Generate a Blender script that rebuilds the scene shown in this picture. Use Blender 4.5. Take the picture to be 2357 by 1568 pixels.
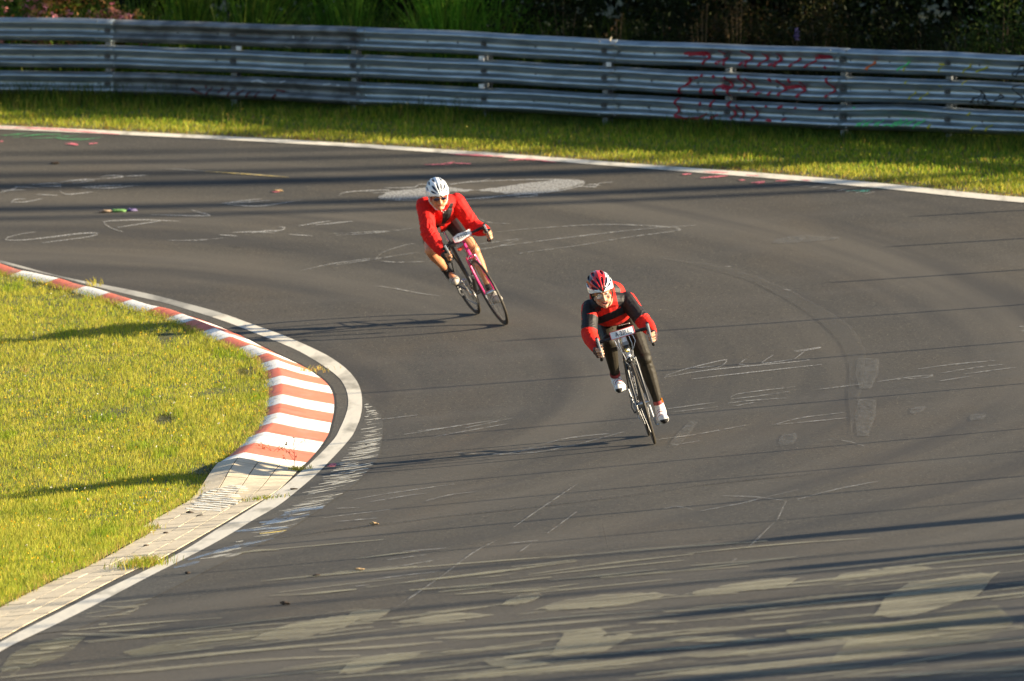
import bpy, bmesh, math, random
import numpy as np
from mathutils import Vector, Matrix, noise
R_=math.radians
random.seed(7); rng=np.random.default_rng(11)
for o in list(bpy.data.objects): bpy.data.objects.remove(o)
S=bpy.context.scene; COL=S.collection
# ------------------------------------------------------------ camera, sky, sun
F_PX=20160.; PITCH=.058; CAM_H=6.2
cam=bpy.data.cameras.new('camera'); camo=bpy.data.objects.new('camera',cam); COL.objects.link(camo)
camo.location=(0,0,CAM_H); camo.rotation_euler=(math.pi/2-PITCH,0,0)
cam.sensor_width=36; cam.lens=F_PX/2357*36; cam.clip_end=3000; cam.clip_start=.5
cam.dof.use_dof=True; cam.dof.focus_distance=70.5; cam.dof.aperture_fstop=4.6
S.camera=camo
SUN_EL=R_(20); SUN_AZ=R_(-6)      # direction to the sun: +X, a touch towards the camera
W=bpy.data.worlds.new('World'); S.world=W; W.use_nodes=True
nt=W.node_tree; sky=nt.nodes.new('ShaderNodeTexSky'); sky.sky_type='NISHITA'; sky.sun_disc=False
sky.sun_elevation=SUN_EL; sky.sun_rotation=math.pi/2-SUN_AZ; sky.dust_density=1.0; sky.air_density=1.0; sky.ozone_density=1.5
bg=nt.nodes['Background']; bg.inputs[1].default_value=.06; nt.links.new(sky.outputs[0],bg.inputs[0])
sl=bpy.data.lights.new('sun','SUN'); sl.energy=5.0; sl.angle=R_(.5); sl.color=(1,.84,.60)
so=bpy.data.objects.new('sun',sl); COL.objects.link(so)
SD=Vector((math.cos(SUN_EL)*math.cos(SUN_AZ),math.cos(SUN_EL)*math.sin(SUN_AZ),math.sin(SUN_EL)))
so.rotation_euler=SD.to_track_quat('Z','Y').to_euler(); so.location=(60,60,40)
S.view_settings.view_transform='Standard'; S.view_settings.look='None'; S.view_settings.gamma=1
S.view_settings.exposure=1.75
S.render.engine='CYCLES'; S.render.resolution_x=1024; S.render.resolution_y=681
# ------------------------------------------------------------ the lie of the land
def T(x,y):
    dx=x+12
    return .1*(math.hypot(dx,y-70) if y>70 else abs(dx))
def Tn(x,y):
    dx=x+12; return .1*np.where(y>70,np.hypot(dx,y-70),np.abs(dx))
def g(u,v,h=0.):
    a=(u-1178.5)/F_PX; b=(784-v)/F_PX
    d=(a,math.cos(PITCH)+b*math.sin(PITCH),-math.sin(PITCH)+b*math.cos(PITCH))
    f=lambda t:CAM_H+d[2]*t-T(d[0]*t,d[1]*t)-h
    t=20.
    while t<400 and f(t)>0: t+=1
    lo,hi=t-1,t
    for _ in range(30):
        m=(lo+hi)/2
        if f(m)>0: lo=m
        else: hi=m
    return Vector((d[0]*hi,d[1]*hi,CAM_H+d[2]*hi))
# readings taken from enlarged parts of the photograph
K1=lambda x,y:(x*.1879,607.7+y*.1879)
K2=lambda x,y:(368.3+x*.2055,681.3+y*.2055)
K3=lambda x,y:(368.3+x*.2290,948.3+y*.2290)
KB=lambda x,y:(x*.3541,1012.8+y*.3541)
C6=lambda x,y:(x*.3906,349.9+y*.3906)
C7=lambda x,y:(773.4+x*.3515,349.9+y*.3515)
C5=lambda x,y:(1528.4+x*.3523,478.8+y*.3523)
D3=lambda x,y:(736.6+x*.3515,1086.4+y*.3515)
D4=lambda x,y:(1528.4+x*.3515,1086.4+y*.3515)
TL=lambda x,y:(x*.3515,y*.3515)
TM=lambda x,y:(791.8+x*.3359,y*.3359)
TR=lambda x,y:(1528.4+x*.3515,y*.3515)
# ------------------------------------------------------------ helpers
def tag(o,label=None,cat=None,group=None,kind=None):
    if label: o['label']=label
    if cat: o['category']=cat
    if group: o['group']=group
    if kind: o['kind']=kind
    return o
def empty(name,mat=None,loc=None):
    o=bpy.data.objects.new(name,None); COL.objects.link(o); o.empty_display_size=.2
    if mat is not None: o.matrix_world=mat
    if loc is not None: o.location=loc
    return o
def link(name,me,parent=None,mats=(),smooth=False):
    o=bpy.data.objects.new(name,me); COL.objects.link(o)
    for m in mats: me.materials.append(m)
    if smooth:
        me.polygons.foreach_set('use_smooth',[True]*len(me.polygons))
    if parent: o.parent=parent
    return o
def mesh(name,vs,fs,parent=None,mats=(),smooth=False,mi=None):
    me=bpy.data.meshes.new(name); me.from_pydata([tuple(v) for v in vs],[],fs); me.update()
    if sum(pl.normal.z for pl in me.polygons)<0: me.flip_normals()
    o=link(name,me,parent,mats,smooth)
    if mi is not None: me.polygons.foreach_set('material_index',mi)
    return o
class MB:
    def __init__(s): s.v=[]; s.f=[]; s.m=[]
    def add(s,vs,fs,m=0):
        b=len(s.v); s.v+= [tuple(v) for v in vs]; s.f+=[tuple(i+b for i in f) for f in fs]; s.m+=[m]*len(fs); return s
    def box(s,c,h,M=None,m=0):
        c=Vector(c); vs=[]
        for x in(-1,1):
            for y in(-1,1):
                for z in(-1,1):
                    p=Vector((x*h[0],y*h[1],z*h[2]))
                    vs.append(c+(M@p if M else p))
        return s.add(vs,[(0,1,3,2),(4,6,7,5),(0,4,5,1),(2,3,7,6),(0,2,6,4),(1,5,7,3)],m)
    def tube(s,pts,r,n=8,m=0,closed=False,flat=1.):
        pts=[Vector(p) for p in pts]; N=len(pts)
        rs=r if isinstance(r,(list,tuple)) else [r]*N
        vs=[];fs=[]; up=None
        for i,p in enumerate(pts):
            if closed: t=pts[(i+1)%N]-pts[i-1]
            else: t=pts[min(i+1,N-1)]-pts[max(i-1,0)]
            t.normalize()
            if up is None:
                up=Vector((0,0,1)) if abs(t.z)<.9 else Vector((1,0,0))
            a=(up-t*up.dot(t)).normalized(); b=t.cross(a); up=a
            for k in range(n):
                w=2*math.pi*k/n
                vs.append(p+a*math.cos(w)*rs[i]+b*math.sin(w)*rs[i]*flat)
        for i in range(N if closed else N-1):
            j=(i+1)%N
            for k in range(n):
                l=(k+1)%n; fs.append((i*n+k,i*n+l,j*n+l,j*n+k))
        if not closed:
            fs.append(tuple(range(n-1,-1,-1))); fs.append(tuple((N-1)*n+k for k in range(n)))
        return s.add(vs,fs,m)
    def ring(s,c,R,prof,axis='y',n=64,m=0):
        """revolve closed profile [(radial,axial)] about the y axis through c"""
        c=Vector(c); vs=[];fs=[];P=len(prof)
        for i in range(n):
            w=2*math.pi*i/n
            for (a,b) in prof: vs.append(c+Vector(((R+a)*math.cos(w),b,(R+a)*math.sin(w))))
        for i in range(n):
            j=(i+1)%n
            for k in range(P):
                l=(k+1)%P; fs.append((i*P+k,j*P+k,j*P+l,i*P+l))
        return s.add(vs,fs,m)
    def ell(s,c,r,M=None,nu=14,nv=9,m=0):
        c=Vector(c); vs=[];fs=[]
        for i in range(nv+1):
            ph=math.pi*i/nv
            for k in range(nu):
                w=2*math.pi*k/nu
                p=Vector((r[0]*math.sin(ph)*math.cos(w),r[1]*math.sin(ph)*math.sin(w),r[2]*math.cos(ph)))
                vs.append(c+(M@p if M else p))
        for i in range(nv):
            for k in range(nu):
                l=(k+1)%nu; fs.append((i*nu+k,(i+1)*nu+k,(i+1)*nu+l,i*nu+l))
        return s.add(vs,fs,m)
    def build(s,name,mats,parent=None,smooth=True):
        if not isinstance(mats,(list,tuple)): mats=[mats]
        me=bpy.data.meshes.new(name); me.from_pydata(s.v,[],s.f)
        bm=bmesh.new(); bm.from_mesh(me)
        for f,mi in zip(bm.faces,s.m): f.material_index=mi
        bmesh.ops.remove_doubles(bm,verts=bm.verts,dist=1e-5)
        bm.to_mesh(me); bm.free(); me.update()
        o=link(name,me,parent,mats,smooth)
        if smooth:
            try: me.set_sharp_from_angle(angle=R_(40))
            except Exception: pass
        return o
# ------------------------------------------------------------ materials
def mat(name,col,rough=.6,metal=0.,var=.0,scale=20.,bump=0.,bscale=None,col2=None,spec=.5,emit=None,sheen=0,coat=0,stretch=None,lo=.4,hi=.6,detail=4):
    m=bpy.data.materials.new(name); m.use_nodes=True; n=m.node_tree.nodes; L=m.node_tree.links
    b=n['Principled BSDF']; b.inputs['Base Color'].default_value=(*col,1); b.inputs['Roughness'].default_value=rough
    b.inputs['Metallic'].default_value=metal; b.inputs['Specular IOR Level'].default_value=spec
    if sheen: b.inputs['Sheen Weight'].default_value=sheen
    if coat: b.inputs['Coat Weight'].default_value=coat
    tc=n.new('ShaderNodeTexCoord'); src=tc.outputs['Object']
    if stretch:
        mp=n.new('ShaderNodeMapping'); mp.inputs['Scale'].default_value=stretch; L.new(src,mp.inputs[0]); src=mp.outputs[0]
    if col2 or var:
        if not col2: col2=tuple(c*(1-var) for c in col)
        nz=n.new('ShaderNodeTexNoise'); nz.inputs['Scale'].default_value=scale; nz.inputs['Detail'].default_value=detail
        L.new(src,nz.inputs['Vector'])
        r=n.new('ShaderNodeValToRGB'); r.color_ramp.elements[0].position=lo; r.color_ramp.elements[1].position=hi
        r.color_ramp.elements[0].color=(*col2,1); r.color_ramp.elements[1].color=(*col,1)
        L.new(nz.outputs[0],r.inputs[0]); L.new(r.outputs[0],b.inputs['Base Color'])
    if bump:
        nb=n.new('ShaderNodeTexNoise'); nb.inputs['Scale'].default_value=bscale or scale*3; nb.inputs['Detail'].default_value=5
        L.new(src,nb.inputs['Vector']); bp=n.new('ShaderNodeBump'); bp.inputs['Strength'].default_value=bump; bp.inputs['Distance'].default_value=.01
        L.new(nb.outputs[0],bp.inputs['Height']); L.new(bp.outputs[0],b.inputs['Normal'])
    return m
def paint(name,col,opac=.8,scale=14,thr=.45,soft=.12,stretch=(1,.25,1)):
    m=mat(name,col,.8,bump=.2,scale=80); n=m.node_tree.nodes; L=m.node_tree.links; b=n['Principled BSDF']
    tc=n.new('ShaderNodeTexCoord'); mp=n.new('ShaderNodeMapping'); mp.inputs['Scale'].default_value=stretch; L.new(tc.outputs['Object'],mp.inputs[0])
    nz=n.new('ShaderNodeTexNoise'); nz.inputs['Scale'].default_value=scale; nz.inputs['Detail'].default_value=6; nz.inputs['Roughness'].default_value=.7
    L.new(mp.outputs[0],nz.inputs['Vector']); mr=n.new('ShaderNodeMapRange'); mr.inputs[1].default_value=thr-soft; mr.inputs[2].default_value=thr+soft
    mr.inputs[4].default_value=opac; L.new(nz.outputs[0],mr.inputs[0]); L.new(mr.outputs[0],b.inputs['Alpha'])
    return m
def leafmat(name,tr=.4,rough=.6):
    m=bpy.data.materials.new(name); m.use_nodes=True; n=m.node_tree.nodes; L=m.node_tree.links
    b=n['Principled BSDF']; b.inputs['Roughness'].default_value=rough; b.inputs['Specular IOR Level'].default_value=.12
    a=n.new('ShaderNodeAttribute'); a.attribute_name='Col'; L.new(a.outputs['Color'],b.inputs['Base Color'])
    t=n.new('ShaderNodeBsdfTranslucent'); L.new(a.outputs['Color'],t.inputs[0])
    mx=n.new('ShaderNodeMixShader'); mx.inputs[0].default_value=tr
    L.new(b.outputs[0],mx.inputs[1]); L.new(t.outputs[0],mx.inputs[2]); L.new(mx.outputs[0],n['Material Output'].inputs[0])
    return m
LEAF=leafmat('foliage'); GRASS=leafmat('grass_blades',.45)
def asphalt(name,c1,c2,warm):
    m=bpy.data.materials.new(name); m.use_nodes=True; n=m.node_tree.nodes; L=m.node_tree.links; b=n['Principled BSDF']
    b.inputs['Roughness'].default_value=.85; b.inputs['Specular IOR Level'].default_value=.3
    tc=n.new('ShaderNodeTexCoord')
    def nz(s,d=4,st=None,ro=.5):
        q=n.new('ShaderNodeTexNoise'); q.inputs['Scale'].default_value=s; q.inputs['Detail'].default_value=d; q.inputs['Roughness'].default_value=ro
        if st:
            mp=n.new('ShaderNodeMapping'); mp.inputs['Scale'].default_value=st; L.new(tc.outputs['Object'],mp.inputs[0]); L.new(mp.outputs[0],q.inputs[0])
        else: L.new(tc.outputs['Object'],q.inputs[0])
        return q.outputs[0]
    def mix(f,a,bb,lo,hi,blend='MIX',amt=1):
        mr=n.new('ShaderNodeMapRange'); mr.inputs[1].default_value=lo; mr.inputs[2].default_value=hi; mr.inputs[4].default_value=amt; L.new(f,mr.inputs[0])
        x=n.new('ShaderNodeMixRGB'); x.blend_type=blend; L.new(mr.outputs[0],x.inputs[0])
        for i,v in((1,a),(2,bb)):
            if isinstance(v,tuple): x.inputs[i].default_value=(*v,1)
            else: L.new(v,x.inputs[i])
        return x.outputs[0]
    c=mix(nz(.35,3,(1,.5,1)),c1,c2,.35,.65)
    c=mix(nz(.9,4,(1,.3,1)),c,warm,.5,.75,amt=.6)
    c=mix(nz(42,2,(1,.35,1)),c,(.010,.010,.011),.50,.72,amt=.55)
    c=mix(nz(40,2,(1,.3,1)),c,(.12,.11,.085),.58,.76,amt=.6)
    c=mix(nz(90,1,(1,.4,1)),c,(.4,.34,.24),.72,.75,amt=.6)
    c=mix(nz(1.6,3,(.25,.6,1)),c,(.085,.078,.068),.52,.8,amt=.4)
    # worn wheel paths that follow the bend: noise in polar coordinates round the inside of the corner
    sx_=n.new('ShaderNodeSeparateXYZ'); L.new(tc.outputs['Object'],sx_.inputs[0])
    def mth(op,a,bb=None):
        q=n.new('ShaderNodeMath'); q.operation=op
        for i,v in((0,a),(1,bb)):
            if v is None: continue
            if isinstance(v,(int,float)): q.inputs[i].default_value=v
            else: L.new(v,q.inputs[i])
        return q.outputs[0]
    dx=mth('SUBTRACT',sx_.outputs[0],-6.2); dy=mth('SUBTRACT',sx_.outputs[1],76.5); dy=mth('MULTIPLY',dy,.55)
    rr=mth('POWER',mth('ADD',mth('MULTIPLY',dx,dx),mth('MULTIPLY',dy,dy)),.5); th=mth('ARCTAN2',dy,dx)
    cb=n.new('ShaderNodeCombineXYZ'); L.new(mth('MULTIPLY',rr,1.0),cb.inputs[0]); L.new(mth('MULTIPLY',th,.7),cb.inputs[1])
    def nzp(s,d):
        q=n.new('ShaderNodeTexNoise'); q.inputs['Scale'].default_value=s; q.inputs['Detail'].default_value=d; L.new(cb.outputs[0],q.inputs[0]); return q.outputs[0]
    c=mix(nzp(.8,3),c,(.098,.087,.070),.48,.64,amt=.6)
    c=mix(nzp(1.7,4),c,(.020,.020,.021),.50,.68,amt=.55)
    L.new(c,b.inputs['Base Color'])
    bp=n.new('ShaderNodeBump'); bp.inputs['Strength'].default_value=.45; bp.inputs['Distance'].default_value=.006; L.new(nz(90,4),bp.inputs['Height']); L.new(bp.outputs[0],b.inputs['Normal'])
    return m
M_ROAD=asphalt('asphalt',(.046,.043,.037),(.061,.054,.042),(.076,.060,.040))
M_ROAD2=asphalt('asphalt_old',(.075,.071,.060),(.06,.057,.05),(.09,.08,.06))
M_SOIL=mat('soil',(.10,.10,.025),.9,col2=(.045,.05,.012),scale=6,bump=.6)
M_WHITE=mat('road_white',(.60,.56,.47),.75,col2=(.30,.28,.23),scale=3,stretch=(1.5,.4,1),lo=.32,hi=.5,bump=.3,detail=9)
M_WHITE2=mat('road_white_far',(.36,.35,.31),.8,col2=(.12,.12,.11),scale=2,lo=.35,hi=.6,detail=9,stretch=(1.5,.4,1))
M_KW=mat('kerb_white',(.80,.77,.71),.6,col2=(.45,.40,.33),scale=7,bump=.35,lo=.28,hi=.42,stretch=(1,.5,1),detail=8)
M_KR=mat('kerb_red',(.66,.16,.09),.65,col2=(.46,.19,.13),scale=6,bump=.35,lo=.3,hi=.5,stretch=(1,.5,1),detail=8)
M_DARK=mat('joint_dark',(.02,.017,.013),.95)
M_PAV=mat('concrete_paver',(.58,.50,.36),.85,col2=(.46,.39,.28),scale=5,bump=.4,lo=.35,hi=.65)
# ------------------------------------------------------------ paths on the ground
def spline(pts,step=.1):
    """Catmull-Rom through 2-D points, resampled evenly"""
    P=[Vector((p[0],p[1])) for p in pts]; P=[P[0]*2-P[1]]+P+[P[-1]*2-P[-2]]; o=[]
    for i in range(1,len(P)-2):
        a,b,c,d=P[i-1:i+3]; n=max(2,int((c-b).length/.05))
        for k in range(n):
            t=k/n; o.append(.5*((2*b)+(c-a)*t+(2*a-5*b+4*c-d)*t*t+(3*b-a-3*c+d)*t**3))
    o.append(P[-2]); return resample(o,step)
def resample(o,step):
    d=[0]
    for i in range(1,len(o)): d.append(d[-1]+(o[i]-o[i-1]).length)
    n=max(2,int(round(d[-1]/step))); r=[];j=0
    for k in range(n+1):
        s=d[-1]*k/n
        while j<len(d)-2 and d[j+1]<s: j+=1
        t=(s-d[j])/max(1e-9,d[j+1]-d[j]); r.append(o[j].lerp(o[j+1],t))
    return r
def smoothp(o,it):
    for _ in range(it): o=[o[0]]+[(o[i-1]+2*o[i]+o[i+1])/4 for i in range(1,len(o)-1)]+[o[-1]]
    return o
def normals(o):
    r=[]
    for i in range(len(o)):
        t=o[min(i+1,len(o)-1)]-o[max(i-1,0)]; t.normalize(); r.append(Vector((t.y,-t.x)))
    return r
def P3(p,h): return Vector((p[0],p[1],T(p[0],p[1])+h))
def G(l,h=0.): return [g(*q,h).xy for q in l]
kerbL_px=[K1(0,95),K1(180,130),K1(400,185),K1(560,215),K1(760,290),K1(950,325),K1(1190,400),K1(1480,490),K1(1700,560),K1(1860,580),K2(250,310),K2(450,400),K2(620,490),K2(850,590),K2(1000,655),K2(1110,735),K2(1160,830),K2(1187,930),K2(1195,1025),K2(1192,1130),K2(1180,1250),K2(1150,1350),K2(1090,1465),K3(900,235),K3(800,345),K3(690,445),K3(590,505)]
kl=G(kerbL_px,.115)
KL=smoothp(spline([(-14,95.2),(-10,93.2),(-7.6,90.9),(-6.2,88.9)]+[tuple(p) for p in kl],.1),4)
KN=normals(KL)
flip=-1 if (KN[len(KN)//2].x<0) else 1
KN=[n*flip for n in KN]
# kerb: stripes measured off the photograph
bpx=[K1(200,115),K1(620,210),K1(1000,300),K1(1250,390),K1(1530,480),K1(1800,570),K2(55,235),K2(250,310),K2(450,400),K2(640,490),K2(850,590),K2(1030,675),K2(1115,745),K2(1165,835),K2(1190,930),K2(1190,1025),K2(1190,1135),K2(1180,1250),K2(1150,1350),K2(1090,1465),K3(900,235),K3(800,345),K3(690,445)]
def nearest(path,p): return min(range(len(path)),key=lambda i:(path[i]-p).length)
bidx=[nearest(KL,g(*q,.115).xy) for q in bpx]
def stripe_colour(i):
    k=sum(1 for b in bidx if i>=b)
    if i<bidx[0]: return ((bidx[0]-i)//14+0)%2==1
    return k%2==1        # True = white
KR_px=[K2(620,330),K2(800,400),K2(1000,500),K2(1150,570),K2(1300,640),K2(1450,735),K2(1600,810),K2(1750,880),K2(1870,950),K2(1920,1020),K2(1950,1080),K2(1965,1150),K2(1970,1250),K2(1950,1350),K2(1920,1450),K2(1900,1560),K3(1680,290),K3(1630,360),K3(1570,430),K3(1500,490),K3(1440,550),K3(1385,620)]
KRp=spline([tuple(p) for p in G(KR_px)],.05)
KW=[]
for p_ in KL:
    j=nearest(KRp,p_) if False else min(range(len(KRp)),key=lambda i:(KRp[i]-p_).length)
    KW.append((KRp[j]-p_).length if 2<j<len(KRp)-3 else None)
f0=next(i for i,w in enumerate(KW) if w); f1=len(KW)-1-next(i for i,w in enumerate(reversed(KW)) if w)
KW=[(KW[f0]*max(.8,1-(f0-i)*.004) if i<f0 else KW[f1] if i>f1 else KW[i]) for i in range(len(KW))]
KW=[w if w else .6 for w in KW]
for _ in range(60): KW=[KW[0]]+[(KW[i-1]+2*KW[i]+KW[i+1])/4 for i in range(1,len(KW)-1)]+[KW[-1]]
print('kerb widths',[round(w,2) for w in KW[::15]])
PROF=[(-.02,-.08),(-.02,.10),(.0,.108),(.06,.122),(.125,.135),(.15,.132),(.35,.068),(.585,.004),(.585,-.05)]
def khgt(t):
    for (a,ha),(b,hb) in zip(PROF[1:-1],PROF[2:]):
        if a<=t<=b and b>a: return ha+(hb-ha)*(t-a)/(b-a)
    return 0.
kt=lambda t,i: t if t<.15 else .15+(t-.15)*(KW[i]-.15)/.435
kb=MB()
endk=len(KL)-1
for i in range(endk):
    w=0 if stripe_colour(i) else 1
    a,b=KL[i],KL[i+1]; na,nb=KN[i],KN[i+1]
    ka,kb_=i,i+1
    for (t0,h0),(t1,h1) in zip(PROF[:-1],PROF[1:]):
        kb.add([P3(a+na*kt(t0,i),h0),P3(a+na*kt(t1,i),h1),P3(b+nb*kt(t1,i+1),h1),P3(b+nb*kt(t0,i+1),h0)],[(0,1,2,3)],w)
pv=PROF; kb.add([P3(KL[endk]+KN[endk]*kt(t,endk),h) for t,h in pv],[tuple(range(len(pv)))],0)
for i in range(6,endk):
    if (i in bidx) or (i%3==0 and rng.random()<.75):
        a=KL[i]; n=KN[i]; tt=Vector((n.y,-n.x))*(.004 if i in bidx else .003)
        for (t0,h0),(t1,h1) in zip(PROF[1:-2],PROF[2:-1]):
            if rng.random()<.12 and i not in bidx: continue
            kb.add([P3(a+n*kt(t0,i)-tt,h0+.0025),P3(a+n*kt(t1,i)-tt,h1+.0025),P3(a+n*kt(t1,i)+tt,h1+.0025),P3(a+n*kt(t0,i)+tt,h0+.0025)],[(0,1,2,3)],2)
KERB=kb.build('kerb',[M_KW,M_KR,M_DARK]); KERB['kind']='structure'
# pavers beyond the kerb end, laid in rows
pavR_px=[K3(1385,640),K3(1200,790),K3(1000,915),K3(870,990),K3(590,1160),KB(1030,790),KB(880,850),KB(640,970),KB(450,1070),KB(250,1170),KB(100,1250),KB(0,1305)]
kend=KL[endk]+KN[endk]*KW[endk]; ROW=KW[endk]/4
PRp=smoothp(spline([tuple(kend)]+[tuple(p) for p in G(pavR_px)[1:]]+[(-4.3,51),(-5.6,42),(-8,32)],.1),6)
PRn=[n*(1 if n.x<0 else -1) for n in normals(PRp)]   # towards the infield
pm=MB()
def pav_h(d,s):   # height of the paving, easing out of the kerb's ridge
    k=max(0,1-s/2.6); k=k*k*(3-2*k)
    return .012+k*khgt(max(0,.585*(1-d/KW[endk])))+.004*(1-k)*d
NR=lambda s:4 if s<5.2 else 3
L_=len(PRp); blk=3
def ppt(i,d,h): 
    return P3(PRp[i]+PRn[i]*d,h)
i=0
while i<L_-blk:
    s=i*.1
    for r in range(NR(s)):
        d0,d1=r*ROW+.0045,(r+1)*ROW-.0045
        o=blk//2 if r%2 else 0
        i0,i1=i,i+blk
        sh=.0035
        def q(ii,dd,hh,f=0.):
            p=PRp[ii]+PRn[ii]*dd+(PRp[min(ii+1,L_-1)]-PRp[ii])*f
            return P3(p,hh)
        z=rng.uniform(-.002,.002)
        vs=[q(i0,d0,pav_h(d0,s)+z,.03),q(i0,d1,pav_h(d1,s)+z,.03),q(i1,d1,pav_h(d1,s+.3)+z,-.03),q(i1,d0,pav_h(d0,s+.3)+z,-.03)]
        lo=[v-Vector((0,0,.05)) for v in vs]
        pm.add(vs+lo,[(0,1,2,3),(0,4,5,1),(1,5,6,2),(2,6,7,3),(3,7,4,0)],0)
    # bed
    for r in range(NR(s)):
        d0,d1=r*ROW-.003,(r+1)*ROW+.003; e=-.0035
        pm.add([ppt(i,d0,pav_h(max(0,d0),s)+e),ppt(i,d1,pav_h(d1,s)+e),ppt(i+blk,d1,pav_h(d1,s+.3)+e),ppt(i+blk,d0,pav_h(max(0,d0),s+.3)+e)],[(0,1,2,3)],1)
    i+=blk
pm.build('paving_strip',[M_PAV,M_DARK],smooth=False)['kind']='structure'
# grass edge of the infield
edge=[p+n*.0 for p,n in zip(KL,KN)]+[PRp[k]+PRn[k]*(NR(k*.1)*ROW+.01) for k in range(2,L_,2)]
# white lines
li_px=[K1(690,150),K1(1000,215),K1(1400,290),K1(1700,350),K1(2000,415),K2(100,45),K2(400,120),K2(700,205),K2(1000,315),K2(1300,420),K2(1500,500),K2(1700,590),K2(1900,690),K2(2080,820),K2(2190,940),K2(2250,1070),K2(2265,1230),K2(2240,1390),K2(2160,1568),K3(1950,230),K3(1850,350),K3(1700,510),K3(1560,650),K3(1360,820),K3(1180,960),K3(900,1120),K3(700,1245),K3(400,1410),KB(1000,880),KB(800,985),KB(600,1090),KB(400,1190),KB(200,1285),KB(0,1385)]
lj_px=[K1(690,165),K1(1000,245),K1(1400,345),K1(1700,415),K1(2000,480),K2(100,100),K2(400,190),K2(700,285),K2(1000,400),K2(1300,520),K2(1500,600),K2(1700,710),K2(1870,820),K2(2000,920),K2(2070,1020),K2(2105,1130),K2(2105,1260),K2(2060,1400),K2(1980,1568),K3(1790,235),K3(1690,350),K3(1560,480),K3(1430,600),K3(1230,770),K3(1060,890),K3(780,1070),K3(560,1200),K3(300,1370),KB(1000,830),KB(800,925),KB(600,1020),KB(400,1120),KB(200,1220),KB(0,1325)]
LO=spline([(-14,95.9),(-10,93.9),(-7.3,91.3),(-5.9,89.2)]+[tuple(p) for p in G(li_px)]+[(-3.75,53),(-5.1,42),(-7,32)],.15)
LI=spline([(-14,95.75),(-10,93.75),(-7.4,91.2),(-6.0,89.1)]+[tuple(p) for p in G(lj_px)]+[(-3.95,53),(-5.3,42),(-7.2,32)],.15)
def strip(name,A,B,m,h,rows=1,kind='structure',n=None):
    n=n or max(len(A),len(B)); A=resN(A,n); B=resN(B,n); vs=[];fs=[]
    for i in range(n):
        for r in range(rows+1): vs.append(P3(A[i].lerp(B[i],r/rows),h))
    w=rows+1
    for i in range(n-1):
        for r in range(rows): fs.append((i*w+r,i*w+r+1,(i+1)*w+r+1,(i+1)*w+r))
    o=mesh(name,vs,fs,mats=[m]); o['kind']=kind; return o
def resN(o,n):
    d=[0]
    for i in range(1,len(o)): d.append(d[-1]+(o[i]-o[i-1]).length)
    r=[];j=0
    for k in range(n):
        s=d[-1]*k/(n-1)
        while j<len(d)-2 and d[j+1]<s: j+=1
        t=(s-d[j])/max(1e-9,d[j+1]-d[j]); r.append(o[j].lerp(o[j+1],t))
    return r
LO=smoothp(LO,6); LI=smoothp(LI,6)
LI=resN(LI,420); LO=resN(LO,420); kf=min(range(420),key=lambda i:abs(LO[i].x+2.75)+(9 if LO[i].y<78 else 0))
strip('inner_edge_line',LI[:kf+1],LO[:kf+1],M_WHITE2,.0095); strip('inner_edge_line',LI[kf:],LO[kf:],M_WHITE,.0095)
ol_px=[(0,291),(150,298),(300,305),(600,320),(900,338),(1178,357),(1500,382),(1800,404),(2050,426),(2357,457)]
ol2=[(0,299),(150,306),(300,313),(600,328),(900,346),(1178,366),(1500,391),(1800,415),(2050,438),(2357,469)]
OA=smoothp(spline([(-14,102.2),(-9,99.9)]+[tuple(p) for p in G(ol_px)]+[(8.2,84.2),(10.6,77.5),(12,69),(12.3,58),(12,45),(11,32)],.2),6)
OB=smoothp(spline([(-14,102),(-9,99.6)]+[tuple(p) for p in G(ol2)]+[(8.05,84),(10.4,77.4),(11.8,69),(12.1,58),(11.8,45),(10.8,32)],.2),6)
strip('outer_edge_line',OA,OB,M_WHITE,.010)
# ------------------------------------------------------------ ground and road sheets
def inside(px,py,poly):
    r=np.zeros(px.shape,bool); n=len(poly)
    for i in range(n):
        x0,y0=poly[i]; x1,y1=poly[i-1]
        if y0==y1: continue
        c=((y0>py)!=(y1>py))&(px<(x1-x0)*(py-y0)/(y1-y0)+x0); r^=c
    return r
def axis(a,b,st,lo,hi):
    c=list(np.arange(a,b+1e-6,st)); s=st; x=a
    while x>lo: s*=1.35; x-=s; c.insert(0,x)
    s=st; x=b
    while x<hi: s*=1.35; x+=s; c.append(x)
    return np.array(c)
xs=axis(-15,17,.4,-500,500); ys=axis(36,112,.4,-200,900)
X,Y=np.meshgrid(xs,ys); Z=Tn(X,Y)
nx=len(xs); V=np.stack([X.ravel(),Y.ravel(),Z.ravel()],1)
idx=np.arange(nx*len(ys)).reshape(len(ys),nx)
Fq=np.stack([idx[:-1,:-1].ravel(),idx[:-1,1:].ravel(),idx[1:,1:].ravel(),idx[1:,:-1].ravel()],1)
gm=bpy.data.meshes.new('ground'); gm.from_pydata(V.tolist(),[],Fq.tolist()); go=link('ground',gm,None,[M_SOIL],True); go['kind']='structure'
inner_poly=[KL[k]+KN[k]*.3 for k in range(0,len(KL),3)]+[PRp[k]+PRn[k]*.12 for k in range(2,L_,3)]
oc=[(a+b)/2 for a,b in zip(resN(OA,200),resN(OB,200))]
road_poly=[tuple(p) for p in inner_poly]+[tuple(p) for p in reversed(oc)]
st=.1; gx=np.arange(-14,13,st); gy=np.arange(32,103,st); GX,GY=np.meshgrid(gx+st/2,gy+st/2)
ins=inside(GX,GY,road_poly)
jj,ii=np.nonzero(ins); N1=len(gx)+1
vi=np.stack([jj*N1+ii,jj*N1+ii+1,(jj+1)*N1+ii+1,(jj+1)*N1+ii],1); uq,inv=np.unique(vi,return_inverse=True); inv=inv.reshape(vi.shape)
vx=-14+(uq%N1)*st; vy=32+(uq//N1)*st
rm=bpy.data.meshes.new('road'); rm.from_pydata(np.stack([vx,vy,Tn(vx,vy)+.004],1).tolist(),[],inv.tolist())
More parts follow.
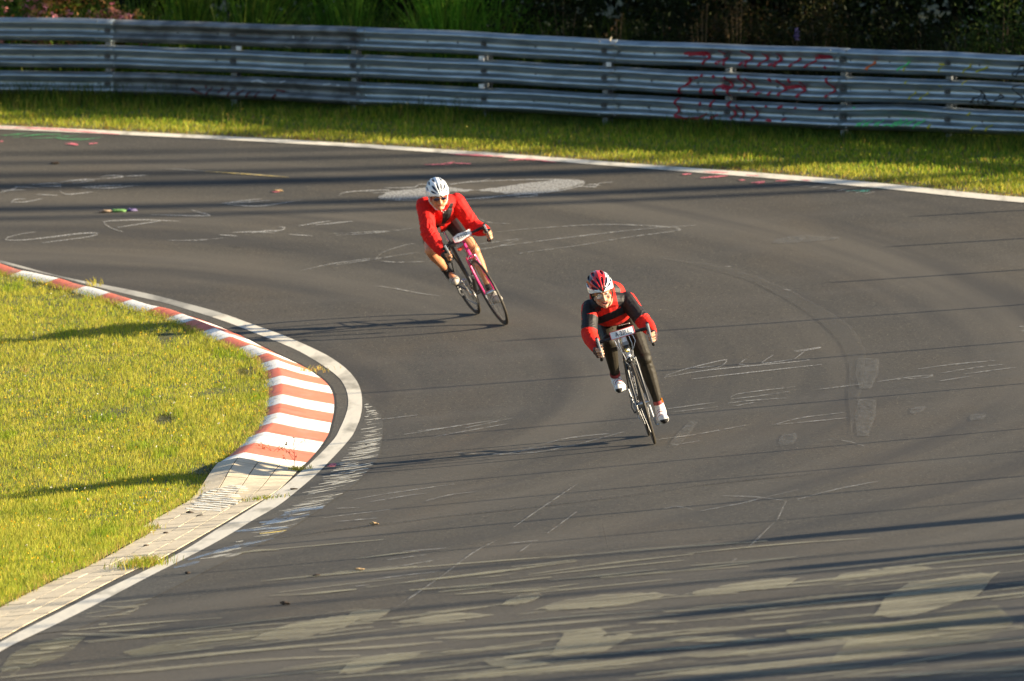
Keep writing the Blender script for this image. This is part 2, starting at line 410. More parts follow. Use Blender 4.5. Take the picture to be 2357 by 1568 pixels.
link('road',rm,None,[M_ROAD],True)['kind']='structure'
# infield lawn lies a little above the asphalt
lawn_edge=[(p.x,p.y) for p in KL]+[tuple(PRp[k]+PRn[k]*(NR(k*.1)*ROW+.005)) for k in range(2,L_,2)]
lp=[(p[0],p[1]) for p in lawn_edge]
def lawn_z(y):
    k=np.clip((y-70.2)/3.2,0,1); return .03+.065*k*k*(3-2*k)
E_=[Vector(p) for p in lp]; vs=[];fs=[]; offs=[0,.05,.15,.3,.5,.8,1.2,1.8,2.6,3.6,5,7]
EN=normals(E_); EN=smoothp([n*(-1 if n.x>0 else 1) for n in EN],40)
for i,p in enumerate(E_):
    for o in offs:
        q=p+EN[i]*o; hgt=float(lawn_z(q.y))-(.012 if o==0 else 0)+(.010*noise.noise(Vector((q.x*1.5,q.y*1.5,0))) if o>.1 else 0)
        vs.append(P3(q,hgt if o<6 else -.02))
w=len(offs)
for i in range(len(E_)-1):
    for k in range(w-1): fs.append((i*w+k,(i+1)*w+k,(i+1)*w+k+1,i*w+k+1))
lo_=mesh('infield_soil',vs,fs,mats=[M_SOIL],smooth=True); lo_['kind']='structure'
# dark open joint between kerb and asphalt
ck=[]; 
for k in range(60,len(KL),1): ck.append(KL[k]+KN[k]*(KW[k]+.006))
for k in range(2,190): ck.append(PRp[k]-PRn[k]*.01)
ck=resample(ck,.06); cn=[n*(1 if n.x>0 else -1) for n in normals(ck)]
A=[];B_=[]
for p,n in zip(ck,cn):
    w=.003+.018*max(0,noise.noise(Vector((p.x*4,p.y*4,0))))+.004*rng.random()
    A.append(p-n*.004); B_.append(p+n*w)
strip('kerb_joint',A,B_,M_DARK,.0088)
# older paler asphalt lane beside the inner line
ob_px=[(836,915),K3(2200,0),K3(2238,100),K3(2240,250),K3(2210,420),K3(2160,530),K3(2000,700),K3(1850,820),K3(1650,960),K3(1300,1190),K3(1000,1350),K3(600,1540),KB(1000,1030),KB(800,1110),KB(500,1240)]
obp=smoothp(spline([tuple(p) for p in G(ob_px)],.15),3)
n0=nearest(LO,obp[0]); n1=nearest(LO,obp[-1])
strip('old_asphalt',resN(LO[n0:n1+1],160),resN(obp,160),M_ROAD2,.0075,rows=3)
ga=[KL[k]+KN[k]*(KW[k]-.05) for k in range(0,len(KL))]+[PRp[k]+PRn[k]*.03 for k in range(3,L_)]
ga=smoothp(resample(ga,.1),3); gb=[]
mid=[(a+c)/2 for a,c in zip(resN(LI,500),resN(LO,500))]
gb=[min(mid,key=lambda m_:(m_-a).length) for a in ga]
strip('edge_asphalt',ga,smoothp(gb,6),M_ROAD2,.0073,n=len(ga))
# ------------------------------------------------------------ paint and chalk on the road
PEM=paint('emblem_white',(.55,.55,.53),.62,50,.42,.3); PCH=paint('chalk_white',(.55,.55,.53),.55,45,.46,.24); PCF=paint('chalk_faint',(.42,.42,.4),.42,16,.5,.12)
PYE=paint('old_yellow_paint',(.44,.41,.28),.55,7,.5,.2,(.15,1.2,1)); PYS=paint('old_yellow_streak',(.36,.34,.23),.6,8,.5,.14,(.12,1.,1)); PYF=paint('old_yellow_faint',(.30,.28,.17),.5,6,.52,.12,(.15,1.2,1))
PPK=paint('pink_paint',(.75,.17,.22),.75,12,.45,.15); PGR=paint('green_paint',(.08,.45,.16),.6,14,.48,.15)
PTQ=paint('turquoise_paint',(.05,.4,.3),.5,14,.5,.15); PBL=paint('blue_paint',(.22,.33,.5),.45,9,.48,.15); PYL=paint('yellow_line_paint',(.8,.6,.15),.9,20,.4)
LAYER=[.012]
def strokes(name,lst,m,w=3.,h=None):
    """ribbons laid on the asphalt along traced brush strokes"""
    vs=[];fs=[]
    hh=h or LAYER[0]
    for st_ in lst:
        ww=w
        if isinstance(st_[0],(int,float)): ww,st_=st_[0],st_[1]
        P=[Vector(p) for p in st_]
        if len(P)>2: P=[Vector((q.x,q.y)) for q in spl_px(P)]
        else:
            n=max(2,int((P[1]-P[0]).length/14)); P=[P[0].lerp(P[1],k/n) for k in range(n+1)]
        N=len(P); b=len(vs)
        for i,p in enumerate(P):
            t=(P[min(i+1,N-1)]-P[max(i-1,0)]); t.normalize(); n=Vector((-t.y,t.x))
            f=min(1,.35+1.6*min(i,N-1-i)/N)*(1+.35*noise.noise(Vector((p.x*.08,p.y*.2,1))))*ww/2
            for sg in(-1,1):
                q=p+n*f*sg; vs.append(g(q.x,q.y,hh))
            if i: fs.append((b+2*i-2,b+2*i-1,b+2*i+1,b+2*i))
    o=mesh(name,vs,fs,mats=[m]); o['kind']='structure'; return o
def spl_px(P):
    P=[P[0]*2-P[1]]+P+[P[-1]*2-P[-2]]; o=[]
    for i in range(1,len(P)-2):
        a,b,c,d=P[i-1:i+3]; n=max(2,int((c-b).length/12))
        for k in range(n):
            t=k/n; o.append(.5*((2*b)+(c-a)*t+(2*a-5*b+4*c-d)*t*t+(3*b-a-3*c+d)*t**3))
    o.append(P[-2]); return o
def tr(f,*l): return [[f(*p) for p in s] for s in l]
def bands(name,lst,m,h,tp=True):
    """filled painted areas given by an upper and a lower edge"""
    vs=[];fs=[]
    for top,bot in lst:
        a=resN([Vector(p) for p in top],36); c=resN([Vector(p) for p in bot],36); b=len(vs); R=6
        for i in range(36):
            f=min(1,(.15+min(i,35-i))/5) if tp else 1; md=(a[i]+c[i])/2; A_=md+(a[i]-md)*f; C_=md+(c[i]-md)*f; nz_=lambda s_:2.2*noise.noise(Vector((md.x*.05,s_,md.y*.1)))+1.5*noise.noise(Vector((md.x*.2,s_,0)))
            A_.y+=nz_(1); C_.y+=nz_(7)
            for r in range(R+1):
                q=A_.lerp(C_,r/R); vs.append(g(q.x,q.y,h))
        for i in range(35):
            for r in range(R): fs.append((b+i*(R+1)+r,b+i*(R+1)+r+1,b+(i+1)*(R+1)+r+1,b+(i+1)*(R+1)+r))
    o=mesh(name,vs,fs,mats=[m]); o['kind']='structure'; return o
# round emblem with quartered white fields
bands('painted_emblem',[([C7(275,300),C7(330,262),C7(560,238),C7(740,232)],[C7(275,300),C7(420,314),C7(600,300),C7(740,262)]),
 ([C7(740,232),C7(800,240),C7(930,248)],[C7(740,262),C7(820,262),C7(930,250)]),
 ([C7(930,248),C7(1250,205),C7(1450,183),C7(1600,185),C7(1628,200)],[C7(930,250),C7(1180,278),C7(1380,265),C7(1550,230),C7(1628,200)])],PEM,.012,False)
ch=[]
ch+=tr(C7,[(740,215),(900,195),(1200,183),(1450,180),(1590,186),(1628,200),(1580,228),(1400,262),(1180,280),(1000,296),(860,308),(600,312),(400,316),(280,302),(300,285),(400,258),(560,238)],
 [(20,285),(40,270),(120,258),(340,250),(350,262),(240,268)],[(320,236),(510,232),(540,212),(600,214)],[(740,212),(800,205),(880,195),(905,196),(960,190),(1010,172)],
 [(1380,270),(1430,250),(1480,262)],[(1170,292),(1230,275),(1320,278),(1290,290),(1180,295)],[(1545,240),(1600,225),(1700,228),(1720,205),(1810,197)],[(870,306),(1010,296),(1050,292),(940,312)],[(1640,215),(1700,212),(1730,222)])
ch+=tr(C6,[(0,240),(90,215),(100,205),(220,212)],[(10,228),(150,222)],[(190,192),(320,184),(360,202),(230,200)],[(350,178),(520,158)],[(390,170),(590,160)],[(430,184),(560,166)],[(590,148),(650,138),(730,145),(600,158)],[(740,142),(865,138)],[(480,208),(650,212),(815,195)],[(500,205),(715,195)],[(215,250),(340,256)],[(355,230),(395,250),(545,235)],
 [(65,296),(90,280),(150,276)],[(65,296),(150,294),(250,275)],[(1310,302),(1540,275)],[(1320,304),(1590,286)],[(1310,302),(1380,312),(1540,318),(1780,282)],
 [(1130,340),(1150,348),(1230,370),(1200,376),(890,370)],[(725,470),(660,450),(610,412),(700,404),(850,400),(1060,408)],[(690,445),(820,425),(950,405)],
 [(210,470),(90,490),(30,515),(150,518),(480,480),(575,480),(520,500),(250,535)],[(1370,475),(1500,470),(1620,478)],[(1290,488),(1400,495)],[(1600,470),(1660,460),(1680,445),(1640,442)],[(1480,478),(1560,465),(1650,462)],[(1700,485),(1845,495)],[(1860,430),(2080,408)],[(1760,435),(1950,405)])
strokes('chalk_writing',ch,PCH,2.7)
cf=tr(C7,[(1000,530),(1300,500),(1700,476),(2000,480),(2250,500),(2200,520),(1900,560),(1600,610),(1300,650),(1200,665)],[(920,640),(1200,600),(1600,550),(2000,505),(2360,480)],[(0,740),(260,700),(540,655)],[(260,705),(300,660),(450,610),(520,600)],[(260,710),(400,722),(620,715)],
 [(920,605),(1210,567)],[(1210,570),(1090,610),(950,640)],[(900,420),(1000,460),(1140,470)],[(0,545),(250,530),(500,500)],[(0,460),(110,455)])
cf+=tr(C6,[(990,520),(1160,520),(1340,505)],[(1960,480),(2100,475),(2357,462)],[(1770,700),(1950,660),(2200,625)])
cf+=[[(865,658),(910,664),(960,674),(1015,682)],[(470,394),(560,400),(665,408)],[(380,388),(470,394)]]
strokes('faint_chalk_writing',cf,PCF,2.6)
oh=tr(C5,[(10,1095),(150,1050),(380,995),(410,1000),(370,1035),(280,1060)],[(180,1045),(330,1035)],[(540,985),(490,1020),(550,1028)],[(715,960),(640,1010),(700,1012)],[(850,935),(1025,910),(980,922),(860,940)],[(920,935),(850,988)],
 [(0,1107),(300,1058),(900,1000),(935,990)],[(840,990),(640,1018)],[(180,1118),(420,1090),(1030,1022)],[(1390,1135),(1600,1105),(1755,1092),(1720,1105),(1520,1120)],[(1660,1052),(1900,1020),(2180,995)],[(1800,1080),(2050,1040),(2220,1020)],[(1800,1130),(2010,1098)],[(1960,1085),(2300,1040)],
 [(440,1245),(480,1215),(870,1165)],[(440,1248),(600,1230),(840,1195)],[(420,1275),(560,1258),(800,1240)],[(450,1295),(600,1268)],[(0,1315),(330,1270)],[(40,1335),(350,1298)],[(980,1188),(1300,1150)],[(700,1420),(900,1370),(1180,1335)],[(740,1415),(1000,1390),(1200,1370)],[(1040,1518),(1130,1508)],[(1160,1518),(1210,1525),(1310,1555)],[(400,385),(440,380)],[(760,530),(830,538)],[(2320,775),(2357,772)],[(2330,803),(2357,802)])
oh+=[[(1047,1042),(1150,1045),(1240,1040),(1330,1022),(1440,993)],[(1190,1040),(1300,1010),(1430,995)],[(1150,1047),(1250,1030),(1330,1026)],[(1510,1012),(1600,1000),(1720,978)],[(1545,1025),(1610,1015)],[(930,1000),(1150,965)],[(960,992),(1040,983)],[(1000,1005),(1170,975)],[(880,965),(960,955)],[(1070,985),(1180,962)]]
oh+=tr(D3,[(230,178),(450,140),(880,78)],[(330,195),(600,150),(700,140)],[(690,190),(850,150),(1020,128)],[(20,300),(300,265),(460,245)],[(100,325),(390,300)],[(540,520),(830,498)],[(440,575),(700,540)],[(400,640),(620,600),(850,560)],[(240,720),(520,680),(780,650)],[(230,748),(320,740)],[(560,725),(690,700)],[(1210,470),(1430,448)],[(110,238),(260,232)])
oh+=tr(D4,[(390,155),(620,165),(800,188)],[(240,255),(480,210),(650,170),(880,115)],[(870,180),(1100,120),(1400,60)],[(0,240),(90,225),(190,245)])
strokes('chalk_lettering',oh[:9],PCH,1.9,.0125)
strokes('thin_chalk_lines',oh[9:],PCF,2.4)
strokes('chalk_dashes',tr(D3,[(480,900),(640,790),(800,680)],[(800,680),(1000,530),(1150,450)],[(1270,360),(1480,215),(1690,75)],[(1490,400),(1560,350),(1680,260)],[(1310,520),(1390,465)])+tr(D4,[(720,330),(600,450),(540,500)],[(480,560),(420,610)],[(800,190),(740,320)]),PCF,3.2)
lpx=sorted([q_ for q_ in li_px if q_[1]>860],key=lambda a:a[1]); lvx=np.array([q_[1] for q_ in lpx]); lux=np.array([q_[0] for q_ in lpx])
orx=sorted([tuple(q_) for q_ in ob_px],key=lambda a:a[1]); ovx=np.array([q_[1] for q_ in orx]); oux=np.array([q_[0] for q_ in orx])
# faded patches further round
bands('faded_patch',[([C5(160,1390),C5(235,1388)],[C5(10,1560),C5(100,1560)]),([C5(1240,980),C5(1430,985)],[C5(1260,1180),C5(1370,1180)]),([C5(1250,1250),C5(1410,1250)],[C5(1245,1490),C5(1350,1490)]),([C5(760,1480),C5(880,1470)],[C5(740,1560),C5(860,1540)]),
  ([C5(1600,1310),C5(1720,1290)],[C5(1610,1345),C5(1700,1330)]),([C5(2000,1350),C5(2110,1340)],[C5(1990,1390),C5(2100,1380)]),([C5(700,205),C5(900,180),C5(1180,190)],[C5(700,240),C5(900,225),C5(1150,205)])],paint('faded_white',(.17,.17,.16),.42,14,.5,.22),.011)
# broad yellowish lettering in the foreground
yb=[([D4(130,800),D4(250,770),D4(450,735),D4(650,700),D4(900,688)],[D4(130,802),D4(400,795),D4(600,770),D4(780,760),D4(900,690)]),
 ([D4(1060,720),D4(1150,670),D4(1400,635),D4(1700,615),D4(1790,630)],[D4(1060,725),D4(1300,700),D4(1600,660),D4(1700,645),D4(1790,632)]),
 ([D4(1350,950),D4(1450,820),D4(1600,730),D4(1900,680),D4(2200,640)],[D4(1350,960),D4(1600,950),D4(1800,890),D4(2050,810),D4(2200,660)]),
 ([D3(130,980),D3(220,910),D3(480,893)],[D3(130,985),D3(380,965),D3(480,900)]),
 ([D3(1180,865),D3(1300,810),D3(1420,790),D3(1470,800)],[D3(1180,875),D3(1280,872),D3(1400,840),D3(1470,805)]),
 ([D3(1390,900),D3(1600,840),D3(1900,800),D3(2200,790),D3(2340,800)],[D3(1390,905),D3(1700,895),D3(1950,880),D3(2200,830),D3(2340,805)]),
 ([D3(470,985),D3(700,945),D3(900,920),D3(1140,930)],[D3(470,992),D3(700,985),D3(900,970),D3(1140,940)]),
 ([D3(1500,1210),D3(1600,1060),D3(1900,1010)],[D3(1500,1215),D3(1700,1200),D3(1850,1100)]),([D3(1700,1200),D3(1850,1080),D3(2080,1045)],[D3(1720,1205),D3(1850,1180),D3(2050,1070)]),
 ([D3(100,1330),D3(200,1240),D3(450,1190),D3(680,1178)],[D3(100,1332),D3(300,1310),D3(450,1250),D3(650,1205)]),
 ([D4(0,1080),D4(200,1075),D4(500,1085),D4(750,1095)],[D4(0,1110),D4(200,1110),D4(500,1110),D4(750,1105)]),
 ([D4(0,1185),D4(600,1160),D4(1100,1100),D4(1600,1065),D4(1830,1055)],[D4(0,1225),D4(600,1200),D4(1100,1140),D4(1600,1100),D4(1830,1080)]),
 ([D4(0,1305),D4(500,1275),D4(1000,1215),D4(1500,1180),D4(1740,1168)],[D4(0,1345),D4(500,1310),D4(1000,1250),D4(1500,1210),D4(1740,1190)]),
 ([KB(1600,1300),KB(1900,1190),KB(2340,1120)],[KB(1600,1310),KB(2000,1280),KB(2340,1190)]),
 ([D3(1100,1230),D3(1250,1225),D3(1500,1245)],[D3(1050,1250),D3(1250,1290),D3(1500,1265)]),
 ([D3(700,1365),D3(1100,1310),D3(1500,1280),D3(2000,1220),D3(2357,1195)],[D3(700,1375),D3(1100,1345),D3(1500,1310),D3(2000,1260),D3(2357,1225)])]
bands('faded_yellow_lettering',yb,PYE,.012)
bands('faded_yellow_haze',[([D4(1500,960),D4(1900,900),D4(2300,860)],[D4(900,1280),D4(1500,1180),D4(2300,1080)]),([D4(900,980),D4(1500,990),D4(2000,960)],[D4(700,1090),D4(1300,1100),D4(1800,1060)]),([KB(0,1420),KB(200,1330),KB(420,1280),KB(560,1270)],[KB(0,1560),KB(200,1480),KB(420,1400),KB(560,1290)]),([KB(900,1330),KB(1400,1270),KB(2000,1200)],[KB(700,1430),KB(1400,1330),KB(2000,1260)])],PYF,.011)
ys_=tr(D4,[(0,915),(500,880),(1000,820),(1500,780),(2000,700)],[(0,985),(100,980),(700,920),(1300,870),(2000,800)],[(100,1060),(600,1010),(900,985)],[(600,1075),(1200,1020),(1700,970)],[(0,1165),(400,1130)],[(1200,1340),(1700,1320),(2357,1280)],[(1800,1030),(2357,1010)],[(1500,1260),(2200,1150)])
ys_+=tr(D3,[(0,1130),(500,1080),(1200,1020),(2357,930)],[(0,1165),(400,1145),(800,1110)],[(700,920),(1100,880)],[(0,1010),(350,985)],[(0,1060),(180,1030),(350,1015)],[(500,1010),(950,975)],[(750,1090),(1500,1050)],[(1200,1215),(1600,1160)],[(2080,990),(2357,975)],[(800,1180),(1200,1150),(1450,1120)])
ys_+=tr(KB,[(0,1545),(700,1470),(1400,1390),(2340,1310)],[(100,1560),(900,1500),(1700,1430),(2340,1400)],[(400,1260),(1000,1270)],[(0,1500),(130,1480)],[(260,1360),(450,1340)],[(80,1400),(350,1375)],[(640,1200),(700,1190)])
strokes('faded_yellow_streaks',ys_,PYE,6.5,.013)
rs=[]
for k in range(150):
    v0=1568-(rng.random()**1.5)*300; u0=rng.uniform(-60,2300); ln=rng.uniform(80,520); sl_=-.095+rng.uniform(-.03,.02)
    if u0<float(np.interp(v0,lvx,lux))+14: continue
    rs.append([rng.uniform(1.5,6),[(u0,v0),(u0+ln*.5,v0+sl_*ln*.5+rng.uniform(-3,3)),(u0+ln,v0+sl_*ln)]])
strokes('worn_paint_streaks',rs,PYS,4,.0122)
arc=[C5(0,330),C5(300,375),C5(600,455),C5(850,565),C5(1100,710),C5(1260,830),C5(1340,980),C5(1320,1180),C5(1270,1480)]
arw=[6,10,12,16,22,30,34,32,22]
bands('worn_arc',[([(u-w*.2,v-w*.5) for (u,v),w in zip(arc,arw)],[(u-w*1.3,v+w*.5) for (u,v),w in zip(arc,arw)])],paint('worn_arc_paint',(.11,.106,.095),.30,3,.45,.3),.0118)
# scuffed white transfer marks beside the inner line
sc=[]
for k in range(300):
    v0=rng.uniform(925,1290)
    if rng.random()<(.55 if v0<1000 else 0 if v0<1110 else .6): continue
    a_=float(np.interp(v0,lvx,lux))+3; c_=float(np.interp(v0,ovx,oux))-2
    if c_-a_<8: continue
    e_=c_-(c_-a_)*rng.random()**2*.6; s_=a_+(e_-a_)*rng.uniform(.05,.75); ln=e_-s_
    sc.append([rng.uniform(1.,2.6),[(s_,v0+ln*.13),((s_+e_)/2,v0+ln*.07+rng.uniform(-1,1)),(e_,v0-ln*.03)]])
strokes('white_scuff_marks',sc,paint('scuff_white',(.6,.58,.5),.8,9,.45,.15,(.25,1,1)),2.5,.0105)
sb=tr(K3,[(1060,1130),(1350,1060)],[(1250,1010),(1500,965),(1650,950)],[(1000,1110),(1200,1090),(1500,1030)],[(750,1200),(1100,1170),(1290,1160)],[(1170,1085),(1330,1060)])+tr(KB,[(1130,830),(1300,790)],[(1220,780),(1500,700),(1780,640)],[(1700,560),(1900,470),(2100,440)])
strokes('blue_paint_smears',sb,PBL,7)
strokes('white_paint_loops',tr(KB,[(550,1145),(620,1150),(760,1135),(860,1110),(900,1085),(700,1105),(560,1130)],[(650,1080),(800,1085),(960,1065)],[(690,1058),(850,1045),(990,1028)],[(700,1140),(850,1130)],[(260,1360),(420,1350)],[(80,1440),(200,1450),(280,1410)],[(0,1520),(60,1480),(130,1485),(60,1540)],[(240,1335),(500,1300)],[(340,1295),(540,1280)]),PYE,3.5)
strokes('yellow_paint_dash',tr(K3,[(1000,1222),(1130,1210),(1270,1190)])+[[(470,394),(560,400),(665,408)]],PYL,2.2)
strokes('pink_paint_marks',[[(0,293),(120,297),(275,309)],[(0,326),(8,325)],[(150,330),(180,333),(160,328)],[(205,331),(225,329)]]+tr(TM,[(550,1128),(680,1125),(760,1110),(700,1130)],[(760,1118),(870,1122)],[(720,1055),(900,1062),(1100,1072)],[(1130,1100),(1250,1090),(1450,1110)])+tr(TR,[(120,1143),(180,1138)],[(490,1178),(530,1180)],[(570,1198),(660,1190),(600,1206)],[(240,1165),(420,1150)],[(260,1125),(420,1130)],[(540,1145),(620,1150)],[(730,1185),(830,1180)],[(900,1178),(960,1182)]),PPK,4,.0145)
strokes('red_paint_smear',[[9,[K3(1680,545),K3(1740,532),K3(1775,530)]],[4,[C6(1605,235),C6(1650,232)]]],PPK,5)
strokes('green_paint_scrawl',tr(TL,[(0,885),(120,880),(200,868)],[(80,900),(250,882),(400,875)],[(210,905),(380,900),(520,885)],[(330,885),(400,910),(560,905)],[(380,905),(520,915),(620,905),(660,900)],[(20,890),(160,872)],[(150,890),(300,880),(450,890)]),PGR,2.2)
strokes('turquoise_paint_scrawl',tr(TR,[(1190,1250),(1330,1245),(1380,1230)],[(1260,1255),(1350,1250)],[(1390,1228),(1450,1238)]),PTQ,3)
strokes('white_paint_ticks',tr(TR,*[[(640+k*60+10,1195+k*7),(720+k*60,1190+k*6)] for k in range(12)]),PCF,2.5)
# white scribble on the pavers
def pav_strokes(lst,w,m):
    vs=[];fs=[]
    for s in lst:
        b=len(vs)
        for i,p in enumerate(s):
            q=KB(*p) if False else K3(*p)
            for sg in(-1,1): vs.append(g(q[0],q[1]+sg*w/2,.050*max(0,1-(p[1]-600)/330)+.0165))
            if i: fs.append((b+2*i-2,b+2*i-1,b+2*i+1,b+2*i))
    o=mesh('paint_on_paving',vs,fs,mats=[m]); o['kind']='structure'
pl_=[]
for k in range(13):
    x0=545-k*25+rng.uniform(-25,25); y0=735+k*20; pl_.append([(x0+30,y0-8),(x0+130,y0+rng.uniform(-4,4)),(x0+260,y0+8),(x0+rng.uniform(330,430),y0+18+rng.uniform(-6,6))])
pav_strokes(pl_,2.8,paint('paver_white',(.8,.8,.72),.9,10,.42,.12))
# tar cracks
strokes('asphalt_cracks',tr(C6,[(1330,550),(1400,558),(1440,568)],[(1900,645),(1935,665),(1975,700)])+tr(D3,[(1850,340),(1865,420),(1885,500)],[(0,388),(400,345),(800,290),(1300,238),(1800,180),(2357,110)])+tr(D4,[(0,118),(400,65),(800,25),(1060,0)])+tr(K3,[(1200,1260),(1700,1190),(2330,1110)])+tr(C5,[(845,1270),(950,1268)]),paint('crack',(.012,.012,.012),.7,60,.48,.06),1.6,.0125)
# ------------------------------------------------------------ bicycles and riders
def frame_matrix(front_px,rear_px,lean,dyaw=0):
    f=g(*front_px); r=g(*rear_px); f3=P3(f.xy,.006); r3=P3(r.xy,.006)
    if dyaw: r3=P3((f.x-.98*math.sin(R_(dyaw)),f.y+.98*math.cos(R_(dyaw))),.006)
    F=(f3-r3).normalized(); L0=Vector((0,0,1)).cross(F).normalized(); U0=F.cross(L0)
    a=R_(lean); U=U0*math.cos(a)-L0*math.sin(a); L=L0*math.cos(a)+U0*math.sin(a)
    M=Matrix((F,L,U)).transposed().to_4x4(); M.translation=f3
    return M
def V(*a): return Vector(a)
class Prims:
    """closed solids gathered in one mesh, fused by a voxel remesh into one continuous skin"""
    def __init__(s): s.mb=MB()
    def cap(s,p,r,q,r2=None,n=14):
        p=Vector(p);q=Vector(q); r2=r if r2 is None else r2
        t=q-p; L=t.length
        if L<1e-6: return s.ball(p,r)
        t/=L; up=V(0,0,1) if abs(t.z)<.9 else V(1,0,0); a=(up-t*up.dot(t)).normalized(); b=t.cross(a)
        rings=[(-r*math.cos(w),r*math.sin(w)) for w in [.0,.45,.9,1.57]]+[(L+r2*math.cos(w),r2*math.sin(w)) for w in [1.57,.9,.45,0.]]
        vs=[];fs=[]
        for (h,rad) in rings:
            for k in range(n):
                w=2*math.pi*k/n; vs.append(p+t*h+(a*math.cos(w)+b*math.sin(w))*max(rad,1e-4))
        for i in range(len(rings)-1):
            for k in range(n):
                l=(k+1)%n; fs.append((i*n+k,i*n+l,(i+1)*n+l,(i+1)*n+k))
        m=len(rings)-1; fs.append(tuple(range(n-1,-1,-1))); fs.append(tuple(m*n+k for k in range(n)))
        s.mb.add(vs,fs); return s
    def ball(s,c,r): return s.ell(c,(r,r,r))
    def ell(s,c,r,M=None):
        b=len(s.mb.v); s.mb.ell(c,r,M,nu=20,nv=13); return s
    def chain(s,pts,rs):
        for i in range(len(pts)-1): s.cap(pts[i],rs[i],pts[i+1],rs[i+1])
        return s
    def build(s,name,mats,parent,voxel=.006,smooth=3,matfn=None,disp=None,fac=.5):
        me=bpy.data.meshes.new('t'); me.from_pydata(s.mb.v,[],s.mb.f)
        bm=bmesh.new(); bm.from_mesh(me); bmesh.ops.remove_doubles(bm,verts=bm.verts,dist=2e-4); bmesh.ops.recalc_face_normals(bm,faces=bm.faces); bm.to_mesh(me); bm.free()
        o=bpy.data.objects.new('t',me); COL.objects.link(o)
        m=o.modifiers.new('r','REMESH'); m.mode='VOXEL'; m.voxel_size=voxel
        q=o.modifiers.new('s','SMOOTH'); q.factor=fac; q.iterations=smooth
        dg=bpy.context.evaluated_depsgraph_get(); dg.update()
        nm=bpy.data.meshes.new_from_object(o.evaluated_get(dg)); nm.name=name
        bpy.data.objects.remove(o); bpy.data.meshes.remove(me)
        if disp:
            N=len(nm.vertices); ns=[v.normal.copy() for v in nm.vertices]
            for v,n in zip(nm.vertices,ns): v.co+=n*disp(v.co,n)
        nm.materials.clear()
        ob=link(name,nm,parent,mats,True)
        if matfn:
            for f in nm.polygons: f.material_index=matfn(f.center,f.normal)
        return ob
def ik(a,b,l1,l2,pole):
    a=Vector(a);b=Vector(b); d=b-a; L=min(d.length,(l1+l2)*.999); u=d.normalized()
    x=(l1*l1-l2*l2+L*L)/(2*L); h=math.sqrt(max(0,l1*l1-x*x)); p=Vector(pole); p=(p-u*p.dot(u)).normalized()
    return a+u*x+p*h
def segd(p,a,b):
    ab=b-a; t=max(0,min(1,(p-a).dot(ab)/ab.length_squared)); return (p-(a+ab*t)).length,t
# materials
TYRE=mat('tyre_rubber',(.035,.028,.018),.6,bump=.2,scale=60); BLK=mat('black_parts',(.012,.012,.013),.35,spec=.6); BLKM=mat('black_matt',(.015,.014,.014),.8)
SIL=mat('silver_metal',(.6,.6,.58),.25,1.); ALU=mat('alloy',(.22,.21,.2),.5,.9); WHP=mat('white_lacquer',(.75,.76,.78),.25,coat=.6)
PINK=mat('pink_lacquer',(.72,.012,.16),.3,coat=.6); BLUE=mat('blue_decal',(.03,.06,.35),.3); YEL=mat('yellow_badge',(.8,.6,.02),.4); ORG=mat('orange_reflector',(.9,.3,.02),.2)
SPK=mat('spoke_steel',(.12,.12,.12),.4,1.); GREY=mat('grey_plastic',(.25,.26,.27),.4); PLW=mat('number_card',(.8,.8,.8),.4); PLR=mat('card_red_edge',(.7,.03,.04),.4)
INK=mat('number_ink',(.02,.022,.05),.5); REDL=mat('red_lamp',(.55,.05,.03),.25)
SKIN=mat('skin',(.56,.29,.17),.5,col2=(.5,.24,.14),scale=14,bump=.1,sheen=.1); SKIN2=mat('skin_tanned',(.55,.25,.12),.45,col2=(.48,.2,.1),scale=12,bump=.1)
RED=mat('red_jersey',(.68,.018,.006),.75,col2=(.5,.015,.01),scale=10,bump=.35,bscale=22,spec=.25); RED2=mat('red_jacket',(.66,.012,.008),.8,col2=(.55,.01,.008),scale=8,bump=.45,bscale=16,spec=.25)
BLKC=mat('black_jersey_panel',(.014,.012,.013),.6,bump=.4,bscale=25,scale=10,spec=.3); TIGHT=mat('black_tights',(.022,.018,.011),.6,bump=.3,bscale=30,scale=12,spec=.25); SHORT=mat('black_shorts',(.025,.024,.025),.4,bump=.2,bscale=30,scale=12,spec=.25)
WCL=mat('white_cloth',(.75,.73,.7),.7); SHOEW=mat('white_shoe_leather',(.72,.69,.66),.45,bump=.2,scale=30); SHOER=mat('shoe_trim',(.25,.03,.03),.5); SHOEG=mat('tan_shoe_leather',(.4,.36,.3),.5,bump=.2,scale=30)
HELW=mat('helmet_white',(.8,.82,.85),.2,coat=.5); HELR=mat('helmet_red',(.6,.02,.02),.25,coat=.5); HELB=mat('helmet_black',(.01,.01,.012),.3,coat=.3); HELN=mat('helmet_liner',(.012,.016,.05),.6)
EYEW=mat('eye_white',(.7,.68,.65),.3); PUP=mat('pupil',(.02,.012,.01),.2); LIP=mat('lips',(.42,.12,.09),.5); MOUTH=mat('mouth_inside',(.08,.012,.01),.6); TOOTH=mat('teeth',(.75,.72,.65),.4); HAIR=mat('brown_hair',(.06,.035,.02),.7)
GLASS=mat('lens_dark',(.01,.01,.03),.08,spec=.9); LENSC=bpy.data.materials.new('lens_clear'); LENSC.use_nodes=True
_b=LENSC.node_tree.nodes['Principled BSDF']; _b.inputs['Alpha'].default_value=.18; _b.inputs['Roughness'].default_value=.05; _b.inputs['Base Color'].default_value=(.8,.8,.8,1)
